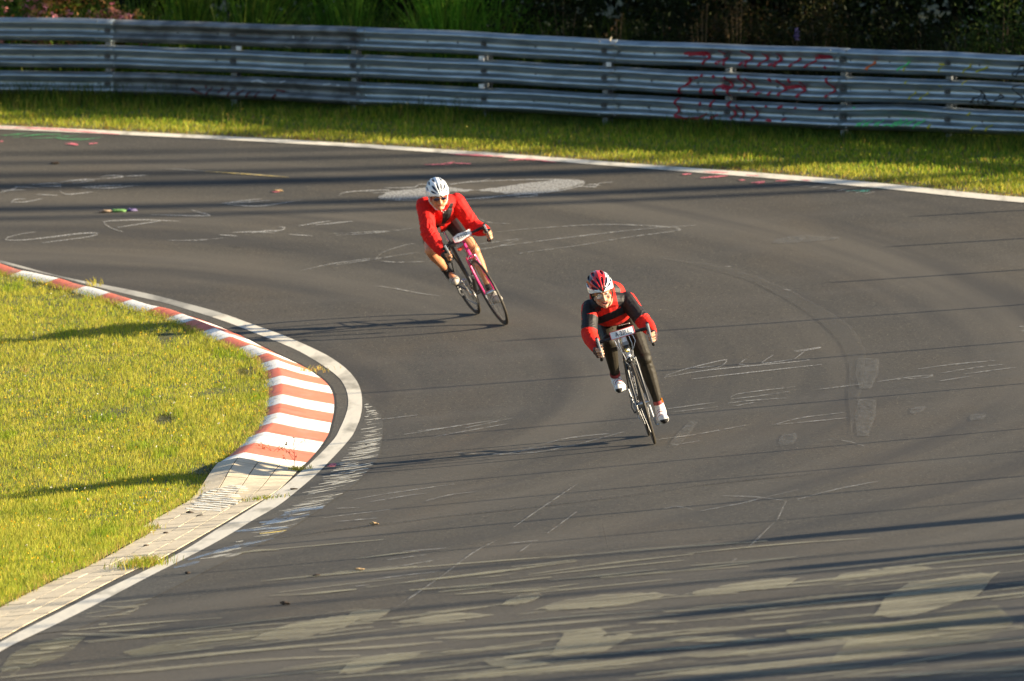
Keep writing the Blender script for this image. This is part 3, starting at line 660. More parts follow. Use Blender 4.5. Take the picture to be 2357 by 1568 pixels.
# bike geometry, metres, x forward from the front contact, y rider's left
RA=V(-.98,0,.34); FA=V(0,0,.34); BB=V(-.575,0,.27); ST=V(-.73,0,.775); HB=V(-.105,0,.715); HT=V(-.15,0,.86)
def wheel(parent,c,rimmat,name='wheel'):
    w=empty(name); w.parent=parent; w.location=c
    MB().ring((0,0,0),.328,[(.012*math.cos(a),.012*math.sin(a)) for a in [k*math.pi/4 for k in range(8)]],n=80).build('tyre',TYRE,w)
    MB().ring((0,0,0),.308,[(-.014,-.004),(-.014,.004),(0,.009),(.012,.0085),(.012,-.0085),(0,-.009)],n=80).build('rim',rimmat,w)
    s=MB()
    for k in range(24):
        a=2*math.pi*k/24; h=.03*(1 if k%2 else -1); b=a+.5*(1 if k%4<2 else -1)
        s.tube([(.022*math.cos(b),h,.022*math.sin(b)),(.298*math.cos(a),0,.298*math.sin(a))],.0010,n=4)
    s.build('spokes',SPK,w)
    h=MB(); h.tube([(0,-.05,0),(0,-.034,0),(0,-.033,0),(0,.033,0),(0,.034,0),(0,.05,0)],[.008,.008,.02,.02,.008,.008],n=12); h.build('hub',SIL,w); return w
def bar_pts(s):
    return [V(-.078,0,.905),V(-.078,s*.06,.905),V(-.078,s*.15,.903),V(-.072,s*.19,.902),V(-.05,s*.207,.90),V(-.005,s*.21,.895),V(.022,s*.21,.875),V(.034,s*.211,.84),V(.028,s*.213,.80),V(.0,s*.215,.772),V(-.05,s*.216,.765),V(-.10,s*.217,.762)]
def bike(M,spec):
    r=empty('road_bicycle',M); tag(r,spec['label'],'bicycle','road bicycles ridden through the bend')
    fm=spec['frame']
    f=MB()
    f.tube([HT+V(0,0,-.0),HB],[.019,.021],n=14,m=1)
    f.tube([HB+V(-.01,0,.03),BB+V(0,0,.02)],.019,n=12,m=0); f.tube([HT+V(-.01,0,-.03),ST+V(.01,0,-.02)],.016,n=12,m=spec.get('topm',0)); f.tube([ST+V(.01,0,.02),BB],.0155,n=12,m=0)
    for s in(-1,1):
        f.tube([BB+V(-.02,s*.02,0),V(-.75,s*.035,.30),RA+V(0,s*.06,0)],.0085,n=8,m=0); f.tube([ST+V(-.005,s*.012,-.02),V(-.80,s*.03,.66),RA+V(0,s*.06,0)],.0075,n=8,m=0)
    f.tube([BB+V(0,-.036,0),BB+V(0,.036,0)],.021,n=14,m=0)
    # bright decal panels along the down tube
    for k in range(spec['decals']):
        a=HB.lerp(BB,.18+.12*k); b_=HB.lerp(BB,.25+.12*k); f.tube([a+V(.003,0,.012),b_+V(.003,0,.012)],.0185,n=12,m=2)
    f.build('frame',[fm,spec['head'],spec['decal']],r)
    fk=MB(); fk.tube([HB+V(.006,0,-.03),HB+V(0,0,.0)],.020,n=12); fk.tube([HB+V(.004,-.045,-.012),HB+V(.004,.045,-.012)],.014,n=10)
    for s in(-1,1): fk.tube([HB+V(.004,s*.042,-.01),V(-.072,s*.046,.56),V(-.045,s*.047,.45),V(-.012,s*.048,.38),FA+V(0,s*.048,0)],[.0135,.012,.0105,.009,.008],n=10)
    fk.build('fork',spec['fork'],r)
    wf=wheel(r,FA,spec['rim']); wr=wheel(r,RA,spec['rim'])
    if spec.get('reflector'):
        MB().ell((.15,.0,.20),(.03,.006,.012)).build('spoke_reflector',ORG,wf)
    for o,c in((HB+V(.03,0,-.005),1),(V(-.83,0,.66),1)):
        b_=MB()
        for s in(-1,1): b_.tube([o+V(0,0,.012),o+V(.004,s*.032,.004),o+V(.0,s*.038,-.02),o+V(-.006,s*.024,-.05)],.0055,n=8); b_.box(o+V(-.006,s*.017,-.052),(.018,.005,.006))
        b_.build('brake_caliper',SIL,r)
    hb=MB(); hb.tube([V(-.078,0,.905),V(-.078,-.06,.905)],.013,n=10)
    for s in(-1,1): hb.tube([p for p in bar_pts(s)],.012,n=10)
    H=hb.build('handlebar',BLK,r)
    for s in(-1,1):
        P=bar_pts(s); MB().tube(P[2:],.0142,n=12).build('bar_tape',spec['tape'],H)
        h=MB(); h.tube([V(-.012,s*.21,.905),V(.018,s*.21,.915),V(.045,s*.21,.928),V(.06,s*.21,.95)],[.017,.0185,.0185,.015],n=12,flat=.85)
        hd=h.build('brake_hood',spec['hood'],H)
        l=MB(); l.tube([V(.066,s*.209,.945),V(.076,s*.208,.90),V(.076,s*.207,.85),V(.066,s*.206,.79)],[.008,.0075,.0065,.0045],n=8,flat=1.3); l.build('brake_lever',spec['lever'],hd)
    MB().tube([HT+V(-.006,0,.005),HT+V(-.014,0,.035)],.018,n=12).tube([HT+V(-.012,0,.032),V(-.09,0,.905)],.0155,n=12).tube([V(-.078,-.022,.905),V(-.078,.022,.905)],.020,n=12).build('stem',spec['stem'],r)
    c=MB()
    for s in(-1,1):
        c.tube([V(-.06,s*.06,.90),V(-.01,s*.075,.885),V(.03,s*(.082 if s>0 else .07),.84),V(.01,s*.05,.785),V(-.05,s*.015,.755)],.0026,n=6); c.tube([V(-.06,s*.04,.90),V(.0,s*.045,.88),V(.025,s*.05,.83),V(0,s*.04,.76),V(-.09,s*.024,.70)],.0026,n=6)
    c.build('cables',spec['cable'],r)
    MB().tube([ST,V(-.79,0,.955)],.0135,n=10).build('seatpost',SIL,r)
    sd=Prims(); sd.cap((-.88,0,.985),.035,(-.62,0,.985),.016); sd.ell((-.865,0,.985),(.06,.072,.018)); sd.cap((-.88,.045,.985),.02,(-.75,.01,.985),.02); sd.cap((-.88,-.045,.985),.02,(-.75,-.01,.985),.02); sd.build('saddle',[BLK],r,.006,3)
    # crankset, pedals at the given crank angle
    al=R_(spec['crank']); lp=BB+V(.17*math.sin(al),.10,-.17*math.cos(al)); rp=BB+V(-.17*math.sin(al),-.10,.17*math.cos(al))
    cr=empty('crankset'); cr.parent=r; cr.location=BB
    ch=MB(); ch.ring((0,-.043,0),.10,[(-.012,-.0015),(-.012,.0015),(0,.0015),(0,-.0015)],n=48)
    for k in range(48):
        a=2*math.pi*k/48; ch.box((.102*math.cos(a),-.043,.102*math.sin(a)),(.003,.001,.003))
    for k in range(5):
        a=2*math.pi*k/5; ch.tube([(0,-.043,0),(.09*math.cos(a),-.043,.09*math.sin(a))],.007,n=6,flat=.5)
    ch.ring((0,-.036,0),.075,[(-.010,-.0015),(-.010,.0015),(0,.0015),(0,-.0015)],n=40); ch.build('chainring',SIL,cr)
    for s,p in((1,lp),(-1,rp)):
        q=p-BB
        MB().tube([(0,s*.045,0),(0,s*.06,0)],.016,n=12).tube([(0,s*.058,0),(q.x,s*.066,q.z)],[.014,.010],n=10,flat=.7).build('crank_arm',spec['crankm'],cr)
        pd=MB(); pd.tube([(q.x,s*.066,q.z),(q.x,s*.13,q.z)],.007,n=8); pd.box((q.x,s*.115,q.z),(.03,.022,.006)); pd.build('pedal',SIL,cr)
    cn=MB(); cn.tube([BB+V(.02,-.043,.102),BB+V(.09,-.043,.05),BB+V(.102,-.043,0),BB+V(.07,-.043,-.075),BB+V(0,-.043,-.103),V(-.94,-.045,.19),V(-.97,-.045,.21),V(-1.0,-.045,.27),V(-.985,-.045,.375),V(-.96,-.045,.378)],.0045,n=6,closed=True); cn.build('chain',ALU,r)
    dr=MB(); dr.ring(RA+V(0,-.045,0),.042,[(-.01,-.012),(-.01,.006),(0,.001),(-.0,-.004)],n=24); dr.build('sprockets',ALU,r)
    d2=MB(); d2.tube([V(-.985,-.06,.32),V(-.97,-.07,.26),V(-.955,-.058,.21)],.009,n=8); d2.ring((-.955,-.045,.205),.022,[(-.01,-.003),(-.01,.003),(0,.003),(0,-.003)],n=16); d2.ring((-.985,-.045,.26),.018,[(-.01,-.003),(-.01,.003),(0,.003),(0,-.003)],n=16); d2.build('derailleur',BLK,r)
    # number card strapped to the bars
    n0,n1=spec['card']; pl=MB()
    wd=spec['cardw']; NX=12; vs=[];fs=[]
    for i in range(NX+1):
        t=i/NX*2-1; x=-.048+.014*(1-t*t)
        hh=.030*(1 if abs(t)>.55 or not spec['shaped'] else 1.0)
        if spec['shaped']: hh=.026+.014*max(0,1-abs(t-.3)*1.5)
        zc=spec['cardz']
        for (dx,z) in((0,-hh),(0,hh),(-.003,hh),(-.003,-hh)): vs.append((x+dx+.012*(z<0),-t*wd,zc+z))
    for i in range(NX):
        for k in range(4): fs.append((i*4+k,i*4+(k+1)%4,(i+1)*4+(k+1)%4,(i+1)*4+k))
    fs+= [(0,1,2,3),(NX*4+3,NX*4+2,NX*4+1,NX*4)]
    pl.add(vs,fs); plate=pl.build('number_card',PLW,r,smooth=False)
    ed=MB(); 
    top=[V(*vs[i*4+1])+V(.001,0,0) for i in range(NX+1)]; bot=[V(*vs[i*4])+V(.001,0,0) for i in range(NX+1)]
    ed.tube(bot,.0022,n=6); ed.tube([bot[0],top[0]],.0028,n=6); ed.tube([bot[-1],top[-1]],.0028,n=6)
    if not spec['shaped']: ed.tube(top,.0022,n=6)
    ed.build('card_border',PLR,plate)
    fc=bpy.data.curves.new('t','FONT'); fc.body=spec['number']; fc.size=.060; fc.align_x='CENTER'; fc.align_y='CENTER'; fc.extrude=.0006; fc.offset=.0004; fc.space_character=1.05
    to=bpy.data.objects.new('t',fc); COL.objects.link(to); dg=bpy.context.evaluated_depsgraph_get(); dg.update()
    tm=bpy.data.meshes.new_from_object(to.evaluated_get(dg)); bpy.data.objects.remove(to)
    tm.name='lettering'
    for v in tm.vertices:
        yy=v.co.x*spec['tsc']; t=-yy/wd; z=v.co.y*.86; x=-.048+.014*(1-t*t)
        v.co=V(x+.0065+v.co.z+.006-.2*z, yy, spec['cardz']+z+.0)
    tm.materials.clear(); link('lettering',tm,plate,[INK])
    return r
def head(P,hm,big=1.):
    """solids of neckless head in head space hm: x forward, y left, z up"""
    q=lambda x,y,z:hm@V(x,y,z); R3=hm.to_3x3()
    P.ell(q(-.012,0,.03),(.095,.074,.10),R3); P.ell(q(.028,0,-.035),(.062,.058,.08),R3); P.ell(q(.035,0,-.085),(.045,.045,.035),R3)
    P.ball(q(.066,0,-.10),.024); P.cap(q(.086,0,.012),.009,q(.112,0,-.034),.013); P.ball(q(.098,.014,-.037),.009); P.ball(q(.098,-.014,-.037),.009)
    for s in(-1,1):
        P.cap(q(.083,s*.012,.026),.010,q(.07,s*.045,.024),.010); P.ball(q(.062,s*.040,-.026),.022); P.ell(q(-.005,s*.078,-.005),(.018,.008,.03),R3); P.cap(q(.05,s*.035,-.075),.02,q(.0,s*.05,-.055),.022)
def helmet(parent,hm,scheme):
    c=V(-.015,0,.045); Lx,Wy,Hz=.150,.104,.118
    hol=[]   # vents: (front-back angle centre, half length, side angle centre, half width)
    for sg in(-1,1):
        hol+=[(42,24,sg*12,5.2,sg*2),(46,24,sg*37,6.0,sg*5),(40,17,sg*62,5.5,sg*8),(93,21,sg*20,5.5,sg*0),(98,22,sg*46,6,0),(88,20,sg*72,5,0),(138,15,sg*14,6,0),(140,16,sg*45,7,0)]
    def surf(ph,a,k=1.,ridge=True):
        x=math.cos(ph); r=math.sin(ph); 
        bulge=1+.0*a
        return V(c.x+Lx*k*x*(1.0 if x>0 else 1.06), c.y+Wy*k*r*math.sin(a)*(1.0), c.z+Hz*k*r*math.cos(a)*(1 if abs(a)<1.5 else 1))
    NU,NA=110,120; AM=R_(104); ve=[];fo=[];mi=[]
    def vent(ph,a):
        for (pc,hl,ac,hw,sk) in hol:
            u=(math.degrees(ph)-pc)/hl; w=(math.degrees(a)-ac-sk*u*.6)/hw/(1.4 if scheme=='red' else 1.2)
            if abs(u)<1 and abs(w)<(1-u*u)**.7: return True
        return False
    def ridgeh(ph,a):   # raised ribs between vent rows
        d=math.degrees(a); return 1+.018*math.cos(R_(d)*360/25)*math.sin(ph)
    for i in range(NU+1):
        ph=R_(6)+R_(168)*i/NU
        for k in range(NA+1):
            a=-AM+2*AM*k/NA; ve.append(hm@surf(ph,a,ridgeh(ph,a)))
    for i in range(NU):
        for k in range(NA):
            ph=R_(6)+R_(168)*(i+.5)/NU; a=-AM+2*AM*(k+.5)/NA
            x=math.cos(ph)
            # cut the rim: higher over the face, lower at the temples and back
            lim=104-22*max(0,x)**2-10*max(0,-x); lim=min(104,lim)
            if abs(math.degrees(a))>lim: continue
            if vent(ph,a): continue
            d=abs(math.degrees(a)); m=0
            if scheme=='red':
                sd=math.degrees(a)
                if sd>36: m=0 if not (58<sd<70 and ph>R_(60)) else 2
                elif d<8 and ph<R_(100): m=1
                elif d<30: m=1
                elif d<55: m=2 if ph>R_(70) else 1
                else: m=0
                if d>86 or (ph<R_(24) and d>12): m=0 if d>50 else 2
                if -75<sd<-55 and ph>R_(40): m=1
            b=i*(NA+1)+k; fo.append((b,b+1,b+NA+2,b+NA+1)); mi.append(m)
    me=bpy.data.meshes.new('helmet'); me.from_pydata([tuple(v) for v in ve],[],fo)
    for mm in (HELW,HELR,HELB): me.materials.append(mm)
    bm=bmesh.new(); bm.from_mesh(me)
    for f,m in zip(bm.faces,mi): f.material_index=m
    bmesh.ops.delete(bm,geom=[v for v in bm.verts if not v.link_faces],context='VERTS')
    bmesh.ops.recalc_face_normals(bm,faces=bm.faces); bm.to_mesh(me); bm.free()
    o=bpy.data.objects.new('t',me); COL.objects.link(o); sm=o.modifiers.new('s','SOLIDIFY'); sm.thickness=.010; sm.offset=-1
    cc=hm@c
    dg=bpy.context.evaluated_depsgraph_get(); dg.update(); nm=bpy.data.meshes.new_from_object(o.evaluated_get(dg)); nm.name='helmet'; bpy.data.objects.remove(o)
    ho=link('helmet',nm,parent,[],True)
    ln=MB(); vs=[];fs=[]
    for i in range(31):
        ph=R_(8)+R_(164)*i/30
        for k in range(33):
            a=-R_(100)+R_(200)*k/32; vs.append(hm@surf(ph,a,.915))
    for i in range(30):
        for k in range(32):
            ph=R_(8)+R_(164)*(i+.5)/30; x=math.cos(ph)
            if abs(-100+200*(k+.5)/32)>min(100,99-20*max(0,x)**2): continue
            b=i*33+k; fs.append((b,b+1,b+34,b+33))
    ln.add(vs,fs); ln.build('liner',HELN,ho)
    st=MB()
    for s in(-1,1): 
        st.tube([hm@V(.03,s*.085,.01),hm@V(.02,s*.082,-.045),hm@V(.045,s*.035,-.115),hm@V(.05,0,-.125)],.0032,n=6,flat=2); st.tube([hm@V(-.04,s*.088,.0),hm@V(.0,s*.084,-.035),hm@V(.02,s*.082,-.045)],.0032,n=6,flat=2)
    st.build('chin_strap',BLKM if scheme=='red' else WCL,ho)
    return ho
def rider(M,sp):
    r=empty('person',M); tag(r,sp['label'],'person','cyclists riding through the bend')
    hm=Matrix.Translation(sp['head'])@Matrix.Rotation(R_(sp['hroll']),4,'X')@Matrix.Rotation(R_(sp['hyaw']),4,'Z')@Matrix.Rotation(R_(sp['hpitch']),4,'Y')
    B=Prims(); q=lambda x,y,z:hm@V(x,y,z)
    head(B,hm)
    nb=Vector(sp['neck']); B.cap(q(-.025,0,-.05),.052,nb,.060)
    sh={1:Vector(sp['shL']),-1:Vector(sp['shR'])}; wr={1:Vector(sp['wrL']),-1:Vector(sp['wrR'])}
    el={s:ik(sh[s],wr[s],sp['ua'],sp['fa'],sp['ap'][s]) for s in(1,-1)}
    hip={s:V(sp['hip'][0],sp['hip'][1]+s*.09,sp['hip'][2]) for s in(1,-1)}
    al=R_(sp['crank']); ped={1:BB+V(.17*math.sin(al),.125,-.17*math.cos(al)),-1:BB+V(-.17*math.sin(al),-.125,.17*math.cos(al))}
    ank={s:ped[s]+Vector(sp['ank'][s]) for s in(1,-1)}; kn={s:ik(hip[s],ank[s],sp['th'],sp['sk'],sp['kp'][s]) for s in(1,-1)}
    midS=(sh[1]+sh[-1])/2; pel=Vector(sp['hip']); sp1=pel.lerp(midS,.45)+V(0,0,.035); lat=(sh[1]-sh[-1]).normalized(); fw=(midS-sp1).normalized(); dn=lat.cross(fw)*1.
    if dn.z>0: dn=-dn
    RT=Matrix((fw,lat,-dn)).transposed()
    def torso(P,k=0.,belly=True):
        P.ell(midS-fw*.10+dn*.035,(.18+k,.175+k,.122+k),RT); P.ell(sp1+dn*.02,(.20+k,.16+k,.115+k),RT); P.ell(sp1.lerp(midS,.5)-dn*sp['hump'],(.17+k,.14+k,.10+k),RT); P.ell(pel+V(.0,0,.01),(.13+k,.155+k,.11+k))
        for s in(1,-1): P.ball(sh[s]-fw*.01,.064+k); P.cap(sh[s]-fw*.02,.060+k,nb-fw*.04,.055+k); P.cap(sh[s]-fw*.10+dn*.01-lat*s*.03,.085+k,midS+lat*s*.07-fw*.03+dn*.04,.07+k)
    torso(B,-.008)
    for s in(1,-1):
        B.cap(sh[s],.052,el[s],.040); B.cap(el[s],.040,el[s].lerp(wr[s],.35),.040); B.cap(el[s].lerp(wr[s],.35),.040,wr[s],.025)
        B.cap(hip[s],.088,hip[s].lerp(kn[s],.5),.074); B.cap(hip[s].lerp(kn[s],.5),.074,kn[s],.052); B.ball(kn[s]+V(.006,0,.004),.053)
        bk=(ank[s]-kn[s]).cross(V(0,1,0)).normalized()
        if bk.x>0: bk=-bk
        cf=kn[s].lerp(ank[s],.30)+bk*.014; B.cap(kn[s],.048,cf,.054); B.cap(cf,.054,kn[s].lerp(ank[s],.72),.036); B.cap(kn[s].lerp(ank[s],.72),.036,ank[s],.030)
        B.cap(ank[s],.032,ped[s]+V(.02,0,.035),.028)
    # hands closed on the drops
    HD=Prims(); GV=[]
    for s in(1,-1):
        G_=Prims(); GV.append(G_)
        w=wr[s]; mcp=[V(.004,s*(.216+.030-.002*k),.868-.0215*k) for k in range(4)]
        pc=V(-.018,s*.238,.838)
        HD.cap(w,.026,pc,.027)
        for k in range(4): HD.cap(pc+V(-.006,0,.012-.008*k),.018,mcp[k],.0118)
        for k in range(4):
            m_=mcp[k]; ln=[1.,1.08,1.03,.85][k]; rr=[.0098,.0100,.0096,.0086][k]
            fx=.090 if k<2 else .062
            p1=V(m_.x+.040*ln+(.014 if k<2 else 0),s*(abs(m_.y)-.006),m_.z-.004); p2=V(p1.x+.012,s*(abs(m_.y)-.030*ln),m_.z-.008); p3=V(p1.x-.010,s*(abs(m_.y)-.050*ln),m_.z-.012)
            HD.cap(m_,rr*1.12,p1,rr); HD.cap(p1,rr,p2,rr*.96); HD.cap(p2,rr*.96,p3,rr*.86)
            G_.cap(m_,rr*1.12+.0035,m_.lerp(p1,.85),rr+.0035)
        t0=V(-.03,s*.225,.862); t1=V(.0,s*.196,.874); t2=V(.026,s*.188,.862); HD.cap(t0,.014,t1,.0115); HD.cap(t1,.0115,t2,.0095)
        G_.cap(w.lerp(pc,.15),.030,pc,.031); 
        for k in range(4): G_.cap(pc+V(-.006,0,.012-.008*k),.0215,mcp[k],.0155)
        G_.cap(t0,.0175,t0.lerp(t1,.8),.015)
    B.mb.add(HD.mb.v,HD.mb.f)
    sk=sp['skin']
    lipc=q(.094,0,-.068)
    Minv=hm.inverted()
    def skinmat(p,n):
        h=Minv@p
        if abs(h.y)<.026 and abs(h.z+.0665)<.009 and h.x>.07: return 1
        if h.z>.0 and h.x<.03 and h.length<.2: return 2
        return 0
    body=B.build('body',[sk,LIP,HAIR],r,.0042,2,skinmat,fac=.45)
    # face details
    for s in(-1,1):
        e=MB(); e.ell(q(.078,s*.031,.004),(.0125,.0135,.0115),hm.to_3x3(),12,8); eo=e.build('eye',EYEW,r)
        MB().ell(q(.0885,s*.030,.003),(.004,.0058,.0058),hm.to_3x3(),10,6).build('pupil',PUP,eo)
        MB().tube([q(.094,s*.012,.027),q(.091,s*.03,.031),q(.077,s*.05,.024)],[.003,.004,.002],n=6).build('eyebrow',HAIR,r)
    if sp['mouth']=='open':
        MB().ell(q(.086,.0,-.069),(.009,.023,.0125),hm.to_3x3(),16,10).build('mouth',MOUTH,r); MB().ell(q(.0915,0,-.062),(.0055,.018,.004),hm.to_3x3(),12,6).build('teeth',TOOTH,r)
        MB().tube([q(.089,-.024,-.069),q(.096,-.012,-.0565),q(.098,0,-.0575),q(.096,.012,-.0565),q(.089,.024,-.069),q(.092,.012,-.082),q(.094,0,-.084),q(.092,-.012,-.082)],.0036,n=6,closed=True).build('lip_line',LIP,r)
    gl=MB()
    if sp['glass']=='dark':
        for s in(-1,1): gl.ell(q(.094,s*.031,.004),(.007,.030,.016),hm.to_3x3(),16,8)
        gl.tube([q(.10,-.01,.01),q(.10,.01,.01)],.004,n=6)
        for s in(-1,1): gl.tube([q(.09,s*.058,.01),q(.04,s*.08,.008),q(-.01,s*.082,.0)],.003,n=6)
        gl.build('sunglasses',GLASS,r)
    else:
        for s in(-1,1):
            C=[q(.103-.006*math.cos(a)**2,s*.031+.024*math.cos(a),.001+.0145*math.sin(a)) for a in [2*math.pi*k/18 for k in range(18)]]
            gl.tube(C,.0016,n=6,closed=True,m=0); gl.add(C,[tuple(range(18))],1); gl.tube([q(.095,s*.055,.006),q(.04,s*.082,.004),q(-.01,s*.083,0)],.0016,n=6)
        gl.tube([q(.102,-.008,.006),q(.104,0,.008),q(.102,.008,.006)],.0016,n=6); gl.build('glasses',[SIL,LENSC],r)
    helmet(r,hm,sp['helmet'])
    # jersey / jacket
    J=Prims(); torso(J,sp['loose']); k=sp['loose']
    for s in(1,-1):
        ar=sp['arm']; J.cap(sh[s],.060*ar+k,el[s],.050*ar+k); J.cap(el[s],.050*ar+k,el[s].lerp(wr[s],.4),.049*ar+k*.9); J.cap(el[s].lerp(wr[s],.4),.049*ar+k*.9,el[s].lerp(wr[s],.93),.033*ar+k*.5)
    J.cap(nb-fw*.03,.062,nb.lerp(q(-.02,0,-.05),.35),.060)
    if sp['sag']: J.ell(sp1+dn*.07,(.15,.12,.07),RT)
    def fold(p,n):
        d=0
        for s in(1,-1):
            for (a,b) in((sh[s],el[s]),(el[s],wr[s])):
                dd,t=segd(p,a,b)
                if dd<.1: 
                    ax=(b-a).normalized(); u=(p-a).dot(ax); w=noise.noise(p*9)*.05
                    e=math.exp(-((t-(1 if b is el[s] else 0))/.3)**2) if True else 1
                    d=max(d,sp['fold']*(.45+e)*(1-1.6*abs(math.sin((u+w*1.6+.012*math.sin(p.y*60))*52)))*(.7+.5*noise.noise(p*9)))
        return d+sp['fold']*.9*noise.noise(p*11)+sp['fold']*.5*noise.noise(p*26)
    def jm(p,n):
        return sp['jm'](p,n,sh,el,wr,midS,fw,lat,dn,pel,hm,nb)
    jer=J.build(sp['jname'],sp['jmats'],r,.0048,2,jm,fold,.4)
    if sp.get('jlabel'): jer['label']=sp['jlabel']
    # legwear
    Lg=Prims(); Lg.ell(pel+V(0,0,.0),(.137,.160,.115))
    for s in(1,-1):
        if sp['legs']=='tights':
            Lg.cap(hip[s],.093,hip[s].lerp(kn[s],.5),.079); Lg.cap(hip[s].lerp(kn[s],.5),.079,kn[s],.056); Lg.ball(kn[s]+V(.006,0,.004),.057)
            bk=(ank[s]-kn[s]).cross(V(0,1,0)).normalized(); bk=-bk if bk.x>0 else bk
            cf=kn[s].lerp(ank[s],.30)+bk*.014; Lg.cap(kn[s],.053,cf,.059); Lg.cap(cf,.059,kn[s].lerp(ank[s],.72),.041); Lg.cap(kn[s].lerp(ank[s],.72),.041,kn[s].lerp(ank[s],.9),.036)
        else:
            Lg.cap(hip[s],.097,hip[s].lerp(kn[s],.45),.083); Lg.cap(hip[s].lerp(kn[s],.45),.083,hip[s].lerp(kn[s],.66),.074)
    def lf(p,n):
        d=min((p-kn[1]).length,(p-kn[-1]).length); return .0018*math.exp(-(d/.08)**2)*math.sin(p.z*120+p.y*60+noise.noise(p*12)*5)+.002*noise.noise(p*12)
    Lg.build('tights' if sp['legs']=='tights' else 'cycling_shorts',[TIGHT if sp['legs']=='tights' else SHORT],r,.0048,2,None,lf,.4)
    for G_ in GV: G_.build('glove',[sp['glovem']],r,.0036,1,None,None,.4)
    for s in(1,-1):
        a=ank[s]; p=ped[s]; S_=Prims(); ft=(p-a); toe=p+V(.075,0,.022); heel=Vector((a.x-.035,a.y,a.z-.07))
        tl=V(toe.x,a.y,toe.z)
        S_.cap(heel,.036,p+V(-.01,0,.030),.042); S_.cap(p+V(-.01,s*.008,.032),.043,tl+V(-.02,s*.004,.008),.036); S_.cap(p+V(-.01,-s*.009,.034),.040,tl+V(-.03,-s*.010,.01),.033); S_.cap(a+V(-.008,0,-.015),.044,p+V(-.02,0,.052),.040); S_.cap(a+V(-.012,0,-.01),.043,heel,.037)
        ax=(tl-heel).normalized(); upv=V(0,1,0).cross(ax)*-1; 
        if upv.z<0: upv=-upv
        def sm(c,n,heel=heel,ax=ax,upv=upv,tl=tl,a=a):
            u=(c-heel).dot(ax); w=(c-heel).dot(upv)
            if w<-.020 and n.dot(upv)<-.2: return 2
            if u>.215 and w<.012 and sp['shoe']=='white': return 2
            for q0 in(.085,.125,.165): 
                if abs(u-q0-.15*abs(c.y-a.y))<.0065 and n.dot(upv)>.1: return 1
            return 0
        so_=S_.build('shoe',[SHOEW,SHOER,BLKM] if sp['shoe']=='white' else [SHOEG,BLKM,BLKM],r,.004,2,sm,None,.4)
        ax2=(kn[s]-a).normalized()
        sk_=MB(); sk_.tube([a-ax2*.03,a+ax2*.0,a+ax2*.025,a+ax2*.05],[.042,.041,.040,.040],n=18,m=0); sk_.tube([a+ax2*.01,a.lerp(p,.25),a.lerp(p,.5)],[.041,.042,.040],n=18,m=0); sk_.tube([a+ax2*.045,a+ax2*.06,a+ax2*.075],[.0425,.0425,.042],n=18,m=1)
        sk_.build('sock',[sp['sock'],sp['sock2']],r)
        if sp['shoe']=='white' and s==1: MB().box(a+ax2*.07+V(.02,.034,0),(.012,.006,.018)).build('timing_chip',ORG,r)
    if sp.get('extra'): sp['extra'](r,hm,midS,fw,lat,dn,nb,sh,pel)
    return r
def jm_front(p,n,sh,el,wr,midS,fw,lat,dn,pel,hm,nb):
    best=9
    for s in(1,-1):
        d,t=segd(p,sh[s],el[s]); d2,t2=segd(p,el[s],wr[s])
        out=(p-midS).dot(lat)*s
        if min(d,d2)<.085 and (out>.19 or t>.38 or d2<d or (out>.15 and n.dot(fw)<.1)):
            if d2<d: return 0 if t2>.0 and (p-el[s]).length>.0 else 0
            if t>.86: return 0
            # red stripe over the back of the shoulder
            if t<.5 and n.dot(dn)<-.25 and n.dot(fw)<.45: return 0
            return 1
    u=(p-midS).dot(fw); w=(p-midS).dot(dn); o=abs((p-midS).dot(lat))
    if w<-.02 and u<-.02: return 0                 # back
    if o>.07 and w<.05 and u>-.08: return 1     # black shoulder yoke
    if n.x>-.1 and w>.0 and 1.035<p.z+.12*(p.y+.02)*-1<1.095: return 1               # chest band
    if u<-.235 and o>.13: return 1
    return 0
def jm_rear(p,n,sh,el,wr,midS,fw,lat,dn,pel,hm,nb):
    u=(p-midS).dot(fw); w=(p-midS).dot(dn); o=(p-midS).dot(lat)
    if w>.02 and n.dot(fw)+n.dot(dn)>.3:
        k=(u+.13)/.16
        if 0<k<1.4 and abs(o-.01-.025*k)<.006+.040*k:
            return 1
        if abs(o-.01)<.005 and u<=-.12: return 1
    if u<-.27 and o<-.10: return 1
    return 0
def extra_front(r,hm,midS,fw,lat,dn,nb,sh,pel):
    # pale script on the chest band, light strokes only
    pts=[]; x=0; s=MB()
    base=midS-fw*.165+dn*.165
    for k in range(9):
        a=base+lat*(.03+.011*k)+fw*.003*k
        s.tube([a-fw*.006,a+fw*.006+lat*.003,a-fw*.004+lat*.008],.0018,n=5)
    s.build('chest_script',WCL,r)
def extra_rear(r,hm,midS,fw,lat,dn,nb,sh,pel):
    c=MB(); b=nb+fw*.02+dn*.045
    c.tube([b-lat*.05+fw*.01,b-lat*.02+dn*.03-fw*.005,b+dn*.035-fw*.01,b+lat*.02+dn*.03-fw*.005,b+lat*.05+fw*.01],[.012,.016,.018,.016,.012],n=10); c.build('collar',RED2,r)
    z=MB(); z.tube([b-lat*.02+dn*.047,b+dn*.05-fw*.012,b+lat*.02+dn*.047],.0045,n=6); z.tube([b+dn*.05-fw*.01,b+dn*.06-fw*.05],.004,n=6); z.build('zip',WCL,r)
    fl=MB(); a=midS-fw*.16+dn*.135
    fl.tube([a,a-lat*.07+fw*.09-dn*.03,a-lat*.11+fw*.15-dn*.075],[.003,.006,.004],n=6); fl.build('collar_trim',SIL,r)
FR_M=frame_matrix((1508,1024),(1496.5,1007),16.5)
RR_M=frame_matrix((1163,749),(1106,734),26.5,15.5)
